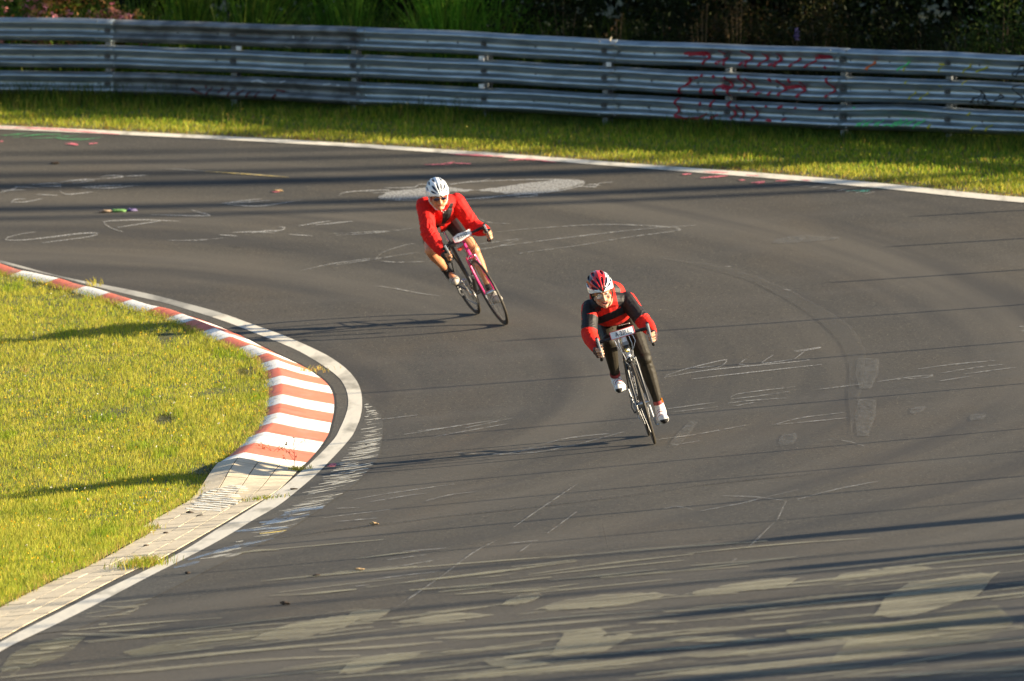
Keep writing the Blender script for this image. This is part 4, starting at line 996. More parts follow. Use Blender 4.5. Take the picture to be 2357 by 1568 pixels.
front_spec=dict(label='black and white road bicycle with card A-2016, ridden by the cyclist in black tights',frame=BLK,head=WHP,decal=WHP,decals=5,fork=BLK,rim=BLK,hood=BLK,lever=GREY,tape=BLKM,stem=SIL,cable=WHP,crank=4,crankm=GREY,card=(0,0),cardw=.098,cardz=.925,shaped=False,number='A-2016',tsc=.62)
rear_spec=dict(label='pink and black road bicycle with card P-2157, ridden by the cyclist with bare legs',frame=BLK,head=PINK,decal=GREY,decals=4,fork=PINK,rim=BLK,hood=BLKM,lever=SIL,tape=BLKM,stem=SIL,cable=BLKM,crank=22,crankm=SIL,card=(0,0),cardw=.092,cardz=.925,shaped=True,number='P-2157',tsc=.58,reflector=True)
b1=bike(FR_M,front_spec); b2=bike(RR_M,rear_spec)
# front bike: small lamp and the ringed head badge
hl=MB(); hl.tube([V(-.055,0,.895),V(-.045,0,.835)],[.022,.024],n=14,m=0); hl.tube([V(-.05,0,.85),V(-.048,0,.835),V(-.046,0,.822)],[.0265,.0275,.0265],n=14,m=1); hl.build('head_lamp',[WHP,GREY],b1)
bd=MB(); bd.tube([V(-.072,0,.835),V(-.06,0,.79)],.024,n=14,m=0)
C=[V(-.044-.012*abs(math.sin(a))*.2,.014*math.cos(a)+.002,.785+.017*math.sin(a)) for a in [R_(40)+R_(280)*k/16 for k in range(17)]]
bd.tube(C,.0055,n=8,m=1); bd.build('head_badge',[BLK,YEL],b1)
rl=MB(); rl.box(V(-.06,-.055,.86),(.014,.030,.016),m=0); rl.box(V(-.05,-.062,.824),(.012,.033,.013),m=1); rl.build('head_lamp',[GREY,REDL],b2)
FRONT=dict(label='cyclist in red and black jersey and black tights with open mouth, riding nearer the camera',hump=.10,head=(-.185,-.062,1.283),hroll=-2,hyaw=4,hpitch=20,neck=(-.285,-.045,1.20),
 shL=(-.40,.122,1.140),shR=(-.40,-.180,1.165),wrL=(-.055,.236,.855),wrR=(-.055,-.236,.855),ua=.25,fa=.235,ap={1:(-.1,.3,-.8),-1:(-.1,-.5,-.6)},hip=(-.82,0,1.0),crank=4,ank={1:(-.115,.012,.105),-1:(-.105,-.012,.10)},th=.43,sk=.43,kp={1:(1,.12,0),-1:(1,-.02,0)},
 skin=SKIN,mouth='open',glass='clear',helmet='red',loose=.008,arm=1.08,sag=False,fold=.0042,jm=jm_front,jname='jersey',jmats=[RED,BLKC],legs='tights',glovem=mat('glove_dark',(.05,.012,.012),.7),shoe='white',sock=WCL,sock2=SHOER,extra=extra_front)
REAR=dict(label='cyclist in plain red jacket and white helmet with bare legs, leaning hard on pink bicycle',hump=.02,head=(-.175,-.018,1.342),hroll=-19,hyaw=-4,hpitch=17,neck=(-.275,.01,1.255),
 shL=(-.375,.155,1.165),shR=(-.375,-.130,1.275),wrL=(-.055,.236,.855),wrR=(-.055,-.236,.855),ua=.285,fa=.265,ap={1:(-.5,.0,-1),-1:(0,-1,-.5)},hip=(-.82,.03,1.0),crank=22,ank={1:(-.11,.012,.11),-1:(-.075,-.012,.125)},th=.44,sk=.415,kp={1:(1,.15,0),-1:(1,-.50,0)},
 skin=SKIN2,mouth='closed',glass='dark',helmet='white',loose=.016,arm=1.12,sag=True,fold=.0065,jm=jm_rear,jname='jacket',jmats=[RED2,BLKC],legs='shorts',glovem=BLKM,shoe='tan',sock=BLKM,sock2=BLKM,extra=extra_rear)
rider(FR_M,FRONT); rider(RR_M,REAR)
# ------------------------------------------------------------ guardrail
GALV=mat('galvanised_steel',(.40,.45,.47),.38,.8,col2=(.25,.29,.31),scale=3,stretch=(1,1,6),bump=.08,bscale=20,lo=.35,hi=.65)
GALD=mat('weathered_steel',(.24,.26,.27),.55,.6,col2=(.13,.14,.145),scale=4,bump=.15,bscale=18)
RUST=mat('dark_bracket',(.09,.09,.09),.8)
GR_R=mat('graffiti_red',(.36,.015,.035),.6); GR_K=mat('graffiti_black',(.012,.012,.015),.5); GR_Y=mat('graffiti_yellow',(.5,.45,.03),.6); GR_G=mat('graffiti_green',(.12,.65,.2),.6); GR_O=mat('graffiti_orange',(.75,.16,.03),.6); GR_D=mat('graffiti_faded',(.09,.02,.02),.7); GR_W=mat('graffiti_pale',(.5,.53,.55),.7)
RAIL_B=.095; BH=.262; GAP=.042
base_px=[(0,215),(250,219),(540,228),(840,241),(1120,255),(1405,271),(1670,284),(1935,297),(2186,306),(2357,314)]
rb=[g(u,v,RAIL_B).xy for u,v in base_px]
RP=smoothp(spline([tuple(rb[0]+(rb[0]-rb[1])*4),tuple(rb[0]+(rb[0]-rb[1])*2)]+[tuple(p) for p in rb]+[(7.4,91.2),(9.6,88.2),(11.6,84.5)],.1),8)
RN=[n*(1 if n.y<0 else -1) for n in normals(RP)]
WP=[(.0,.0),(.014,.003),(.066,.028),(.08,.045),(.08,.062),(.066,.078),(.014,.098),(.0,.108),(.0,.154),(.014,.164),(.066,.184),(.08,.200),(.08,.217),(.066,.234),(.014,.259),(.0,.262)]
def wprof(h):
    for (a,ha),(b,hb) in zip(WP[:-1],WP[1:]):
        if ha<=h<=hb: return a+(b-a)*(h-ha)/(hb-ha+1e-9)
    return 0
def rail_u(i): 
    p=RP[i]; return 1178.5+F_PX*p.x/(p.y/math.cos(PITCH))
def idx_u(u): return min(range(len(RP)),key=lambda i:abs(rail_u(i)-u))
joints=[0]+[idx_u(u) for u in (250,840,1405,1935)]+[idx_u(2500),len(RP)-1]
joints.insert(1,idx_u(-300))
joints=sorted(set(joints))
rail=empty('guardrail',loc=(0,0,0)); tag(rail,'long galvanised steel crash barrier of three stacked corrugated rails beyond the grass verge','barrier')
old={(3,0),(3,2)}
def rail_pt(fi,h,extra=0.,row=None):
    i=int(max(0,min(len(RP)-2,fi))); t=fi-i; p=RP[i].lerp(RP[i+1],t); n=RN[i]
    if row is None:
        row=int((h)//(BH+GAP)); 
    hl=h-row*(BH+GAP); d=wprof(max(0,min(BH,hl)))+.035
    return Vector((p.x+n.x*(d+extra),p.y+n.y*(d+extra),T(p.x,p.y)+RAIL_B+h+dent(fi,row,hl)))
J4=joints.index(idx_u(1935)) if idx_u(1935) in joints else 4
i1935=idx_u(1935); i2100=idx_u(2080)
def dent(fi,row,hl):
    z=.006*math.sin(fi*.11+row)+.003*math.sin(fi*.37+row*2)
    if row==0: z+=.028*math.exp(-((fi-i2100)/7)**2)*(hl/BH)
    if row==1: z-=.018*math.exp(-((fi-i1935+1)/9)**2)*(1-hl/BH)
    return z
u0=idx_u(252); 
for seg in range(len(joints)-1):
    a,b=joints[seg],joints[seg+1]
    for row in range(3):
        vs=[];fs=[]; lap=.004*(seg%2); n_=len(WP)
        drk=(abs(a-idx_u(250))<3 and row in(0,2))
        dz=rng.uniform(-.006,.006); db=1 if b<len(RP)-1 else 0
        for i in range(a,b+1+db):
            for (d,h) in WP:
                p=RP[min(i,len(RP)-1)]; n=RN[min(i,len(RP)-1)]; k=d+.035+lap
                vs.append((p.x+n.x*k,p.y+n.y*k,T(p.x,p.y)+RAIL_B+row*(BH+GAP)+h+dz*.5+dent(i,row,h)))
        N=b+1+db-a
        for i in range(N-1):
            for k in range(n_-1): fs.append((i*n_+k,(i+1)*n_+k,(i+1)*n_+k+1,i*n_+k+1))
        me=bpy.data.meshes.new('rail_beam'); me.from_pydata(vs,[],fs)
        o=link('rail_beam',me,rail,[GALD if drk else GALV],True); sm=o.modifiers.new('s','SOLIDIFY'); sm.thickness=.004
        if drk: o['label']='dark weathered rail section'
# posts, brackets, bolts
post_i=[idx_u(u) for u in (-320,-40,248,537,822,1112,1395,1671,1934,2186,2440,2700,2960)]
post_i=sorted(set(i for i in post_i if 2<i<len(RP)-3))
for pi_ in post_i:
    p=RP[pi_]; n=RN[pi_]; t=Vector((-n.y,n.x)); M3=Matrix(((t.x,n.x,0),(t.y,n.y,0),(0,0,1)))
    z=T(p.x,p.y); m=MB(); c=Vector((p.x-n.x*.03,p.y-n.y*.03,z+.44)); m.box(c,(.006,.045,.50),M3); 
    for s in(-1,1): m.box(c+M3@Vector((0,s*.045,0)),(.035,.004,.50),M3)
    m.build('post',GALD,rail,smooth=False)
    for row in range(3):
        q=rail_pt(pi_,row*(BH+GAP)+.131,.006,row); k=MB(); k.box(q,(.038,.005,.017),M3); k.tube([q+M3@Vector((0,.005,0)),q+M3@Vector((0,.018,0))],.012,n=8); k.build('bracket',RUST,rail,smooth=False)
for j in joints[1:-1]:
    for row in range(3):
        k=MB()
        for s in(-1,1):
            for hz in (.03,.131,.232):
                q=rail_pt(j+s*1.1,row*(BH+GAP)+hz,.004,row); n=RN[j]; k.tube([q,q+Vector((n.x,n.y,0))*.008],.010,n=8)
        k.build('splice_bolts',GALD,rail,smooth=False)
for u in (60,400,480,700,990,1050,1240,1310,1500,1590,1800,2050,2250):
    for row in range(3):
        if rng.random()<.25: continue
        i=idx_u(u); n=RN[i]; q=rail_pt(i+rng.random(),row*(BH+GAP)+.131,.003,row); k=MB(); k.tube([q,q+Vector((n.x,n.y,0))*.006],.011,n=8); k.build('bolt',RUST,rail,smooth=False)
for (u,row,hz) in ((551,1,.27),(1126,1,.27),(1411,1,.275),(1126,0,.268)):
    i=idx_u(u); n=RN[i]; t=Vector((-n.y,n.x)); M3=Matrix(((t.x,n.x,0),(t.y,n.y,0),(0,0,1)))
    q=rail_pt(i,row*(BH+GAP)+.25,.012,row)+Vector((0,0,hz-.25+.008)); m=MB(); m.box(q,(.032,.008,.024),M3); m.box(q+M3@Vector((0,.009,0)),(.026,.002,.018),M3,1); m.build('reflector',[WHP,WCL],rail,smooth=False)
# graffiti follows the corrugation of the rails
def rail_hit(u,v):
    a=(u-1178.5)/F_PX; b=(784-v)/F_PX; d=Vector((a,math.cos(PITCH)+b*math.sin(PITCH),-math.sin(PITCH)+b*math.cos(PITCH)))
    i=idx_u(u); 
    best=None
    for j in range(max(0,i-2),min(len(RP)-2,i+3)):
        p,q=RP[j]+RN[j]*.07,RP[j+1]+RN[j+1]*.07
        # solve t*dx,t*dy on the segment
        ex,ey=q.x-p.x,q.y-p.y; den=d.x*ey-d.y*ex
        if abs(den)<1e-9: continue
        t=(p.x*ey-p.y*ex)/den; s=((t*d.x-p.x)*ex+(t*d.y-p.y)*ey)/(ex*ex+ey*ey)
        if best is None or abs(s-.5)<abs(best[1]-.5): best=(j,s,t)
    j,s,t=best; z=CAM_H+d.z*t; pz=RP[j]; h=z-T(pz.x,pz.y)-RAIL_B
    return j+s,h
def graffiti(lst,f,m,w):
    vs=[];fs=[]
    for st_ in lst:
        P=[Vector(rail_hit(*f(*q))) for q in st_]
        # densify in rail space
        Q=[]
        for a,b in zip(P[:-1],P[1:]):
            n=max(2,int(math.hypot((b.x-a.x)*.1,b.y-a.y)/.010))
            Q+= [a.lerp(b,k/n) for k in range(n)]
        Q.append(P[-1]); b0=None
        for i,q in enumerate(Q):
            tn=Q[min(i+1,len(Q)-1)]-Q[max(i-1,0)]; tx,ty=tn.x*.1,tn.y; L=math.hypot(tx,ty) or 1; nx_,ny_=-ty/L,tx/L
            h=q.y; row=int(h//(BH+GAP)); hl=h-row*(BH+GAP)
            ok=0<=row<=2 and 0<=hl<=BH
            if not ok: b0=None; continue
            k=w*(.6+.6*abs(noise.noise(Vector((q.x*2,q.y*9,3)))))
            pts=[]
            for sg in(-1,1):
                hh=h+ny_*k*sg; hh=max(row*(BH+GAP)+.001,min(row*(BH+GAP)+BH-.001,hh)); pts.append(rail_pt(q.x+nx_*k*sg/.1,hh,.0085,row))
            c=len(vs); vs+=pts
            if b0 is not None: fs.append((b0,b0+1,c+1,c))
            b0=c
    if fs: mesh('graffiti',vs,fs,rail,[m])

red=[[(120,350),(280,345),(290,380),(265,425)],[(370,330),(410,390),(405,430)],[(400,385),(350,420)],[(520,330),(565,370),(545,440)],[(545,390),(505,430)],[(645,350),(670,380),(630,435)],[(745,350),(760,400),(735,440)],[(755,395),(700,430)],[(885,385),(835,440)],[(980,385),(1100,380)],[(990,400),(930,450)],[(1065,440),(1075,455)],
[(240,500),(180,510),(120,570),(95,650),(85,680)],[(265,480),(260,500)],[(345,490),(335,510)],[(410,500),(440,560),(430,610)],[(400,560),(350,560),(340,610)],[(260,570),(250,610)],[(500,490),(520,560),(500,590)],[(545,510),(580,570),(565,600)],[(700,510),(715,530)],[(750,520),(790,580),(760,620)],[(830,510),(840,540)],[(905,530),(915,590),(880,630)],[(655,590),(610,620)],[(715,590),(695,620)],
[(90,660),(85,700),(90,760),(160,775),(250,770),(275,740)],[(255,665),(250,690)],[(325,670),(315,700)],[(430,670),(460,750),(450,775)],[(350,745),(320,775)],[(490,680),(520,770)],[(600,690),(600,750),(590,790)],[(690,690),(680,700)],[(790,690),(760,710)],[(790,770),(795,790)],[(875,700),(880,710)],[(1050,700),(1030,715)],[(1070,510),(1110,590),(1070,630)],[(90,660),(110,590)],[(430,610),(440,690)],[(340,610),(320,690)],[(780,570),(880,560),(910,580)],[(680,780),(720,790)]]
graffiti(red,TR,GR_R,.021)
graffiti([[(150,352),(275,350)],[(420,560),(425,590)],[(370,555),(410,575)],[(1020,375),(1095,378)]],TR,GR_R,.03)
graffiti([[(1375,405),(1335,465)]],TR,GR_O,.022)
graffiti([[(1600,405),(1540,465)]],TR,GR_G,.014)
graffiti([[(1790,425),(1840,425)],[(2000,420),(1975,480)],[(2110,435),(2060,470)],[(1820,440),(1815,480)],[(1600,530),(1595,550)],[(1640,600),(1620,650)],[(1720,605),(1690,655)],[(1820,560),(1825,580)],[(1975,530),(1970,560)],[(2025,740),(2000,765)],[(2050,825),(2025,860)],[(2145,820),(2120,865)],[(1760,820),(1740,850)],[(1590,440),(1585,470)]],TR,GR_Y,.014)
gg=[]
for x in (1290,1340,1410,1525,1560,1610,1675): gg+= [[(x+15,790),(x+25,800),(x,815),(x-20,828)],[(x-12,812),(x+18,806),(x+5,830)]]
gg+=[[(1450,830),(1480,820),(1520,835)],[(1690,800),(1640,850)],[(1250,705),(1265,715)]]
graffiti(gg,TR,GR_G,.009)
graffiti([[(2030,580),(2070,600),(2060,640),(2015,680)],[(2060,600),(2100,640),(2150,670)],[(2040,640),(2030,690)],[(2080,650),(2070,690)],[(2110,650),(2100,690),(2150,680)],[(2190,620),(2220,640),(2180,665)],[(2190,620),(2180,640)],[(2357,420),(2320,430),(2300,480),(2330,520)],[(2340,560),(2300,570),(2300,610),(2340,640),(2300,690)],[(2350,440),(2320,500)]],TR,GR_K,.010)
graffiti([[(1250,580),(1290,600),(1340,615)],[(1380,580),(1360,620)],[(1450,575),(1440,610)],[(1520,590),(1500,630)],[(1590,590),(1560,620)],[(1640,600),(1620,640)],[(1700,600),(1680,640)],[(1800,590),(1860,600)],[(1820,620),(1790,650)],[(1340,560),(1340,580)]],TL,GR_D,.016)
graffiti([[(1660,535),(1700,525),(1760,545)],[(1850,540),(1880,530)],[(2130,550),(2180,545)],[(2220,550),(2240,555)],[(1910,230),(1915,250)],[(2040,240),(2035,270)],[(1870,300),(1900,310)]],TL,GR_W,.010)
# ------------------------------------------------------------ foliage generators
def blades(name,xy,zoff,hgt,wid,col,bend=.35,parent=None,hz=None,m=None,lean=None):
    """one mesh of many bent grass blades; xy (N,2), heights (N,), widths (N,), colours (N,3)"""
    N=len(xy); base=np.stack([xy[:,0],xy[:,1],Tn(xy[:,0],xy[:,1])+zoff],1)
    th=rng.uniform(0,2*np.pi,N); dr=np.stack([np.cos(th),np.sin(th)],1); ph=rng.uniform(-.9,.9,N)
    sd=np.stack([np.cos(ph),np.sin(ph)],1)      # blade's broad side
    b=hgt*bend*rng.uniform(.2,1.6,N)
    if lean is not None: dr=dr*.6+np.array(lean)
    v=np.zeros((N,5,3)); w=wid/2
    for k,(f,wf) in enumerate(((0,1),(.55,.8))):
        for j,sg in enumerate((-1,1)):
            v[:,2*k+j,:2]=base[:,:2]+dr*(b*f*f)[:,None]+sd*(w*wf*sg)[:,None]; v[:,2*k+j,2]=base[:,2]+hgt*f
    v[:,4,:2]=base[:,:2]+dr*b[:,None]; v[:,4,2]=base[:,2]+hgt*(1-.12*np.minimum(1.5,b/np.maximum(hgt,1e-3)))
    me=bpy.data.meshes.new(name); me.vertices.add(N*5); me.vertices.foreach_set('co',v.ravel())
    o5=np.arange(N)*5; quad=np.stack([o5,o5+1,o5+3,o5+2],1); tri=np.stack([o5+2,o5+3,o5+4],1)
    loops=np.concatenate([quad,tri],1).ravel(); me.loops.add(len(loops)); me.loops.foreach_set('vertex_index',loops)
    me.polygons.add(2*N); ls=np.stack([np.arange(N)*7,np.arange(N)*7+4],1).ravel(); me.polygons.foreach_set('loop_start',ls)
    try: me.polygons.foreach_set('loop_total',np.tile([4,3],N))
    except Exception: pass
    me.update(calc_edges=True)
    ca=me.color_attributes.new('Col','FLOAT_COLOR','POINT'); c=np.ones((N,5,4)); c[:,:,:3]=col[:,None,:]; ca.data.foreach_set('color',c.ravel())
    return link(name,me,parent,[m or GRASS])
def leaves(name,pos,size,col,parent=None,asp=.55,up=0.,m=None):
    """diamond leaves at pos (N,3)"""
    N=len(pos); a=rng.normal(size=(N,3)); a[:,2]+=up; a/=np.linalg.norm(a,axis=1)[:,None]; r=rng.normal(size=(N,3)); b=np.cross(a,r); b/=np.linalg.norm(b,axis=1)[:,None]
    s=size[:,None]; v=np.stack([pos-a*s,pos+b*s*asp,pos+a*s,pos-b*s*asp],1)
    me=bpy.data.meshes.new(name); me.vertices.add(N*4); me.vertices.foreach_set('co',v.ravel()); l=np.arange(N*4); me.loops.add(N*4); me.loops.foreach_set('vertex_index',l)
    me.polygons.add(N); me.polygons.foreach_set('loop_start',np.arange(N)*4)
    try: me.polygons.foreach_set('loop_total',np.full(N,4))
    except Exception: pass
    me.update(calc_edges=True)
    ca=me.color_attributes.new('Col','FLOAT_COLOR','POINT'); c=np.ones((N,4,4)); c[:,:,:3]=col[:,None,:]; ca.data.foreach_set('color',c.ravel())
    return link(name,me,parent,[m or LEAF])
def pal(N,cols,p,jit=.15):
    i=rng.choice(len(cols),N,p=np.array(p)/sum(p)); c=np.array(cols)[i]; return np.clip(c*(1+rng.normal(0,jit,(N,1)))*(1+rng.normal(0,jit*.4,(N,3))),.002,1)
def fbm(x,y,s,seed=0):
    return np.array([noise.fractal(Vector((a*s,b*s,seed)),.8,2.,3) for a,b in zip(x,y)])
# ------------------------------------------------------------ infield grass
poly=[(p[0],p[1]) for p in lp]+[(-7.2,32),(-9.5,44),(-10,60),(-10,80),(-12,94)]
def scatter(poly,dens,x0,x1,y0,y1):
    n=int(dens*(x1-x0)*(y1-y0)); x=rng.uniform(x0,x1,n); y=rng.uniform(y0,y1,n); k=inside(x,y,poly); return np.stack([x[k],y[k]],1)
step=[p for p in poly[::3]]
gp=scatter(poly,2800,-7.2,-1.8,51,90.5)
vis=(gp[:,0]>-.0585*gp[:,1]-.35)|((gp[:,0]>-.0585*gp[:,1]-2.2)&(rng.random(len(gp))<.6)); gp=gp[vis]
gp2=scatter(poly,500,-10,-2.4,44,92); gp2=gp2[gp2[:,0]<-.0585*gp2[:,1]-2.2]
gp=np.concatenate([gp,gp2]); N=len(gp); print('infield blades',N)
big=fbm(gp[:,0],gp[:,1]*.5,.9,3); fine=fbm(gp[:,0],gp[:,1],4.,5)
ev=np.array(lp)[::2]
def edist(q):
    d=np.full(len(q),9.)
    for i in range(0,len(ev),4): d=np.minimum(d,np.hypot(q[:,0]-ev[i,0],q[:,1]-ev[i,1]))
    return d
ed=edist(gp)
near=np.clip((68-gp[:,1])/12,0,1)
h=(.040+.030*near+.015*big+.018*fine)*rng.uniform(.45,1.5,N); h=np.clip(h,.015,.16)*np.clip(.75+ed*2.2,.75,1)
G1=[(.44,.46,.03),(.32,.39,.025),(.56,.48,.05),(.16,.25,.02),(.54,.42,.12)]
c=pal(N,G1,[4,4,3,2.2,.8]); dry=np.clip(.5+1.3*fine+.6*big,0,1)[:,None]*.55; c=c*(1-dry)+np.array([.46,.40,.07])*dry
lush=(near*np.clip(.6+big,0,1))[:,None]*.55; c=c*(1-lush)+np.array([.25,.36,.03])*lush*(1+rng.normal(0,.2,(N,1)))
br=(ed<.10)&(rng.random(N)<.5); c[br]=np.array([.42,.27,.08])
dk=np.clip((fbm(gp[:,0]+7,gp[:,1]*.35,1.6,21)-.05)*1.6,0,1)[:,None]*.4; c=c*(1-dk)+np.array([.12,.20,.02])*dk
# coarse clumps and a few worn holes
m_=np.zeros(N,bool)
for ii in rng.choice(N,45): m_|=(np.abs(gp[:,0]-gp[ii,0])<.10)&(np.abs(gp[:,1]-gp[ii,1])<.3)
h[m_]*=1.3; c[m_]*=np.array([.7,.85,.6])
for f_,q_ in ((K1,(480,260)),(K1,(950,400)),(K1,(690,310)),(K1,(150,160)),(K2,(960,880)),(K2,(60,1410)),(K3,(60,100)),(K2,(60,490)),(K3,(430,560))):
    w_=g(*f_(*q_),.08); e2=((gp[:,0]-w_.x)/.11)**2+((gp[:,1]-w_.y)/.42)**2; m_=(e2<rng.uniform(.2,1.3,N)); h[m_]*=.55; c[m_]=c[m_]*.25+np.array([.03,.028,.01])
lawn_h=lambda q_: lawn_z(q_[:,1])
tag(blades('infield_grass',gp,lawn_h(gp)-.01,h,rng.uniform(.003,.0065,N),c),'short sunlit yellow-green grass filling the inside of the bend','grass',kind='stuff')
nf_=15000; ki=rng.integers(0,len(lp)-1,nf_); fr=np.array(lp)[ki]+rng.normal(0,.028,(nf_,2)); kk=(fr[:,1]>50)&(fr[:,1]<91); fr=fr[kk]; nf_=len(fr)
tag(blades('grass_fringe',fr,lawn_h(fr)-.008,rng.uniform(.02,.07,nf_),rng.uniform(.003,.006,nf_),pal(nf_,[(.36,.38,.04),(.46,.38,.09),(.40,.27,.08),(.2,.28,.03)],[3,3,1.5,2]),bend=.6),'ragged fringe of grass growing over the kerb and paver edge','grass',kind='stuff')
# small meadow flowers in the lawn
fl=scatter(poly,22,-5.4,-1.8,51,90); fl=fl[fl[:,0]>-.0585*fl[:,1]-.3]; nf=len(fl)
k=fbm(fl[:,0],fl[:,1],.8,9)+rng.normal(0,.2,nf); fl=fl[k>-.1]; nf=len(fl)
z=Tn(fl[:,0],fl[:,1])+lawn_h(fl)+rng.uniform(.03,.085,nf); pos=np.repeat(np.stack([fl[:,0],fl[:,1],z],1),4,0)+rng.normal(0,.004,(nf*4,3))
cc=np.repeat(pal(nf,[(.75,.45,.02),(.8,.6,.05),(.75,.72,.6)],[5,4,1.6],.1),4,0)
tag(leaves('lawn_flowers',pos,rng.uniform(.0035,.008,nf*4),cc,asp=.8),'tiny yellow and white flowers dotted over the infield grass','flowers',kind='stuff')
# ------------------------------------------------------------ verge between the outer line and the rail
vp=[tuple(p) for p in OA]+[(14,34),(16,60),(14,84)]+[tuple(p-n*2.2) for p,n in zip(reversed(RP),reversed(RN))]
vg=scatter(vp,1500,-9,9,82,105)
OAa=np.array([tuple(p) for p in OA])[::2]; RPa=np.array([tuple(p) for p in RP])[::4]
def dist(q,A):
    d=np.full(len(q),99.)
    for a in A: d=np.minimum(d,np.hypot(q[:,0]-a[0],q[:,1]-a[1]))
    return d
do=dist(vg,OAa); dr_=dist(vg,RPa)
keep=(rng.random(len(vg))<np.clip(do*3+.1,0,1)); vg=vg[keep]; do=do[keep]; dr_=dr_[keep]; N=len(vg); print('verge',N)
big=fbm(vg[:,0]*.4,vg[:,1],.8,13); fine=fbm(vg[:,0],vg[:,1],3,15)
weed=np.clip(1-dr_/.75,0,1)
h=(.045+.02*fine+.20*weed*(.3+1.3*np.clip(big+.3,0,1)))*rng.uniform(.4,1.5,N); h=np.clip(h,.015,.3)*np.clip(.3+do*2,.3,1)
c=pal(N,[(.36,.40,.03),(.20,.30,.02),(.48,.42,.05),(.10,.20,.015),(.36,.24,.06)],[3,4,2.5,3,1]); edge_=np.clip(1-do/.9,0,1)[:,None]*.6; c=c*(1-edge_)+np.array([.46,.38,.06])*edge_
w_=np.clip(weed*1.3,0,1)[:,None]*.85; c=c*(1-w_)+np.array([.035,.07,.012])*w_*(1+rng.normal(0,.25,(N,1)))  # weeds' own dark green, deepened as the shadow band under the rail
b_=(do<.22)&(rng.random(N)<.5); c[b_]=np.array([.26,.14,.05])
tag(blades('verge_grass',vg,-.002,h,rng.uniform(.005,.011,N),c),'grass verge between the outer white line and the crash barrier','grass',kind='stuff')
# seed heads and small flowers standing in the verge
sh_=vg[(dr_>.5)&(dr_<1.6)&(vg[:,0]<1.5)]; sh_=sh_[rng.choice(len(sh_),min(480,len(sh_)),replace=False)]
ns=len(sh_); z=Tn(sh_[:,0],sh_[:,1]); hh=rng.uniform(.06,.22,ns)*rng.uniform(.6,1,ns)
tag(blades('seed_stalks',sh_,0,hh,np.full(ns,.005),pal(ns,[(.35,.33,.06),(.4,.3,.08)],[1,1]),bend=.2),'thin yellow seed stalks standing above the verge grass','stalks',kind='stuff')
pos=np.repeat(np.stack([sh_[:,0],sh_[:,1],z+hh*.95],1),5,0)+rng.normal(0,1,(ns*5,3))*np.array([.006,.006,.016])
tag(leaves('seed_heads',pos,rng.uniform(.004,.009,ns*5),np.repeat(pal(ns,[(.42,.32,.05),(.45,.38,.08),(.3,.3,.05)],[2,2,1]),5,0)),'small ochre seed heads above the verge grass','seed heads',kind='stuff')
# ------------------------------------------------------------ planting behind the barrier
def behind(u,dist_,dx=0):
    i=idx_u(u); p=RP[i]-RN[i]*dist_; return p
def bush(name,u,d,rad,hgt,n,cols,pr,size,label,cat,group,stems=9,asp=.5,flowers=None):
    p=behind(u,d); z=T(p.x,p.y); r=empty(name,loc=(p.x,p.y,z)); tag(r,label,cat,group)
    cl=rng.normal(size=(14,3)); cl/=np.linalg.norm(cl,axis=1)[:,None]; cl=cl*rng.uniform(.3,.8,(14,1)); 
    ci=rng.choice(14,n); pos=cl[ci]+rng.normal(0,.2,(n,3)); pos=pos*np.array([rad,rad*.7,hgt*.5])+np.array([0,0,hgt*.52]); pos[:,2]=np.abs(pos[:,2])
    leaves('foliage',pos,rng.uniform(.6,1.3,n)*size,pal(n,cols,pr,.22),r,asp)
    m=MB()
    for k in range(stems):
        e=cl[k%14]*np.array([rad,rad*.7,hgt*.5])+np.array([0,0,hgt*.5]); m.tube([(e[0]*.1,e[1]*.1,-.05),(e[0]*.5,e[1]*.5,e[2]*.55),tuple(e)],[.014,.009,.004],n=5)
    m.build('stems',STEM,r)
    if flowers:
        nf=flowers[0]; ci=rng.choice(14,nf); fp=cl[ci]*1.05+rng.normal(0,.13,(nf,3)); fp=fp*np.array([rad,rad*.7,hgt*.5])+np.array([0,-.05,hgt*.6]); fp=np.repeat(fp,7,0)+rng.normal(0,.02,(nf*7,3))
        leaves('blossoms',fp,rng.uniform(.014,.026,nf*7),np.repeat(pal(nf,flowers[1],flowers[2],.12),7,0),r,.8)
    return r
STEM=mat('stem_bark',(.09,.06,.03),.9)
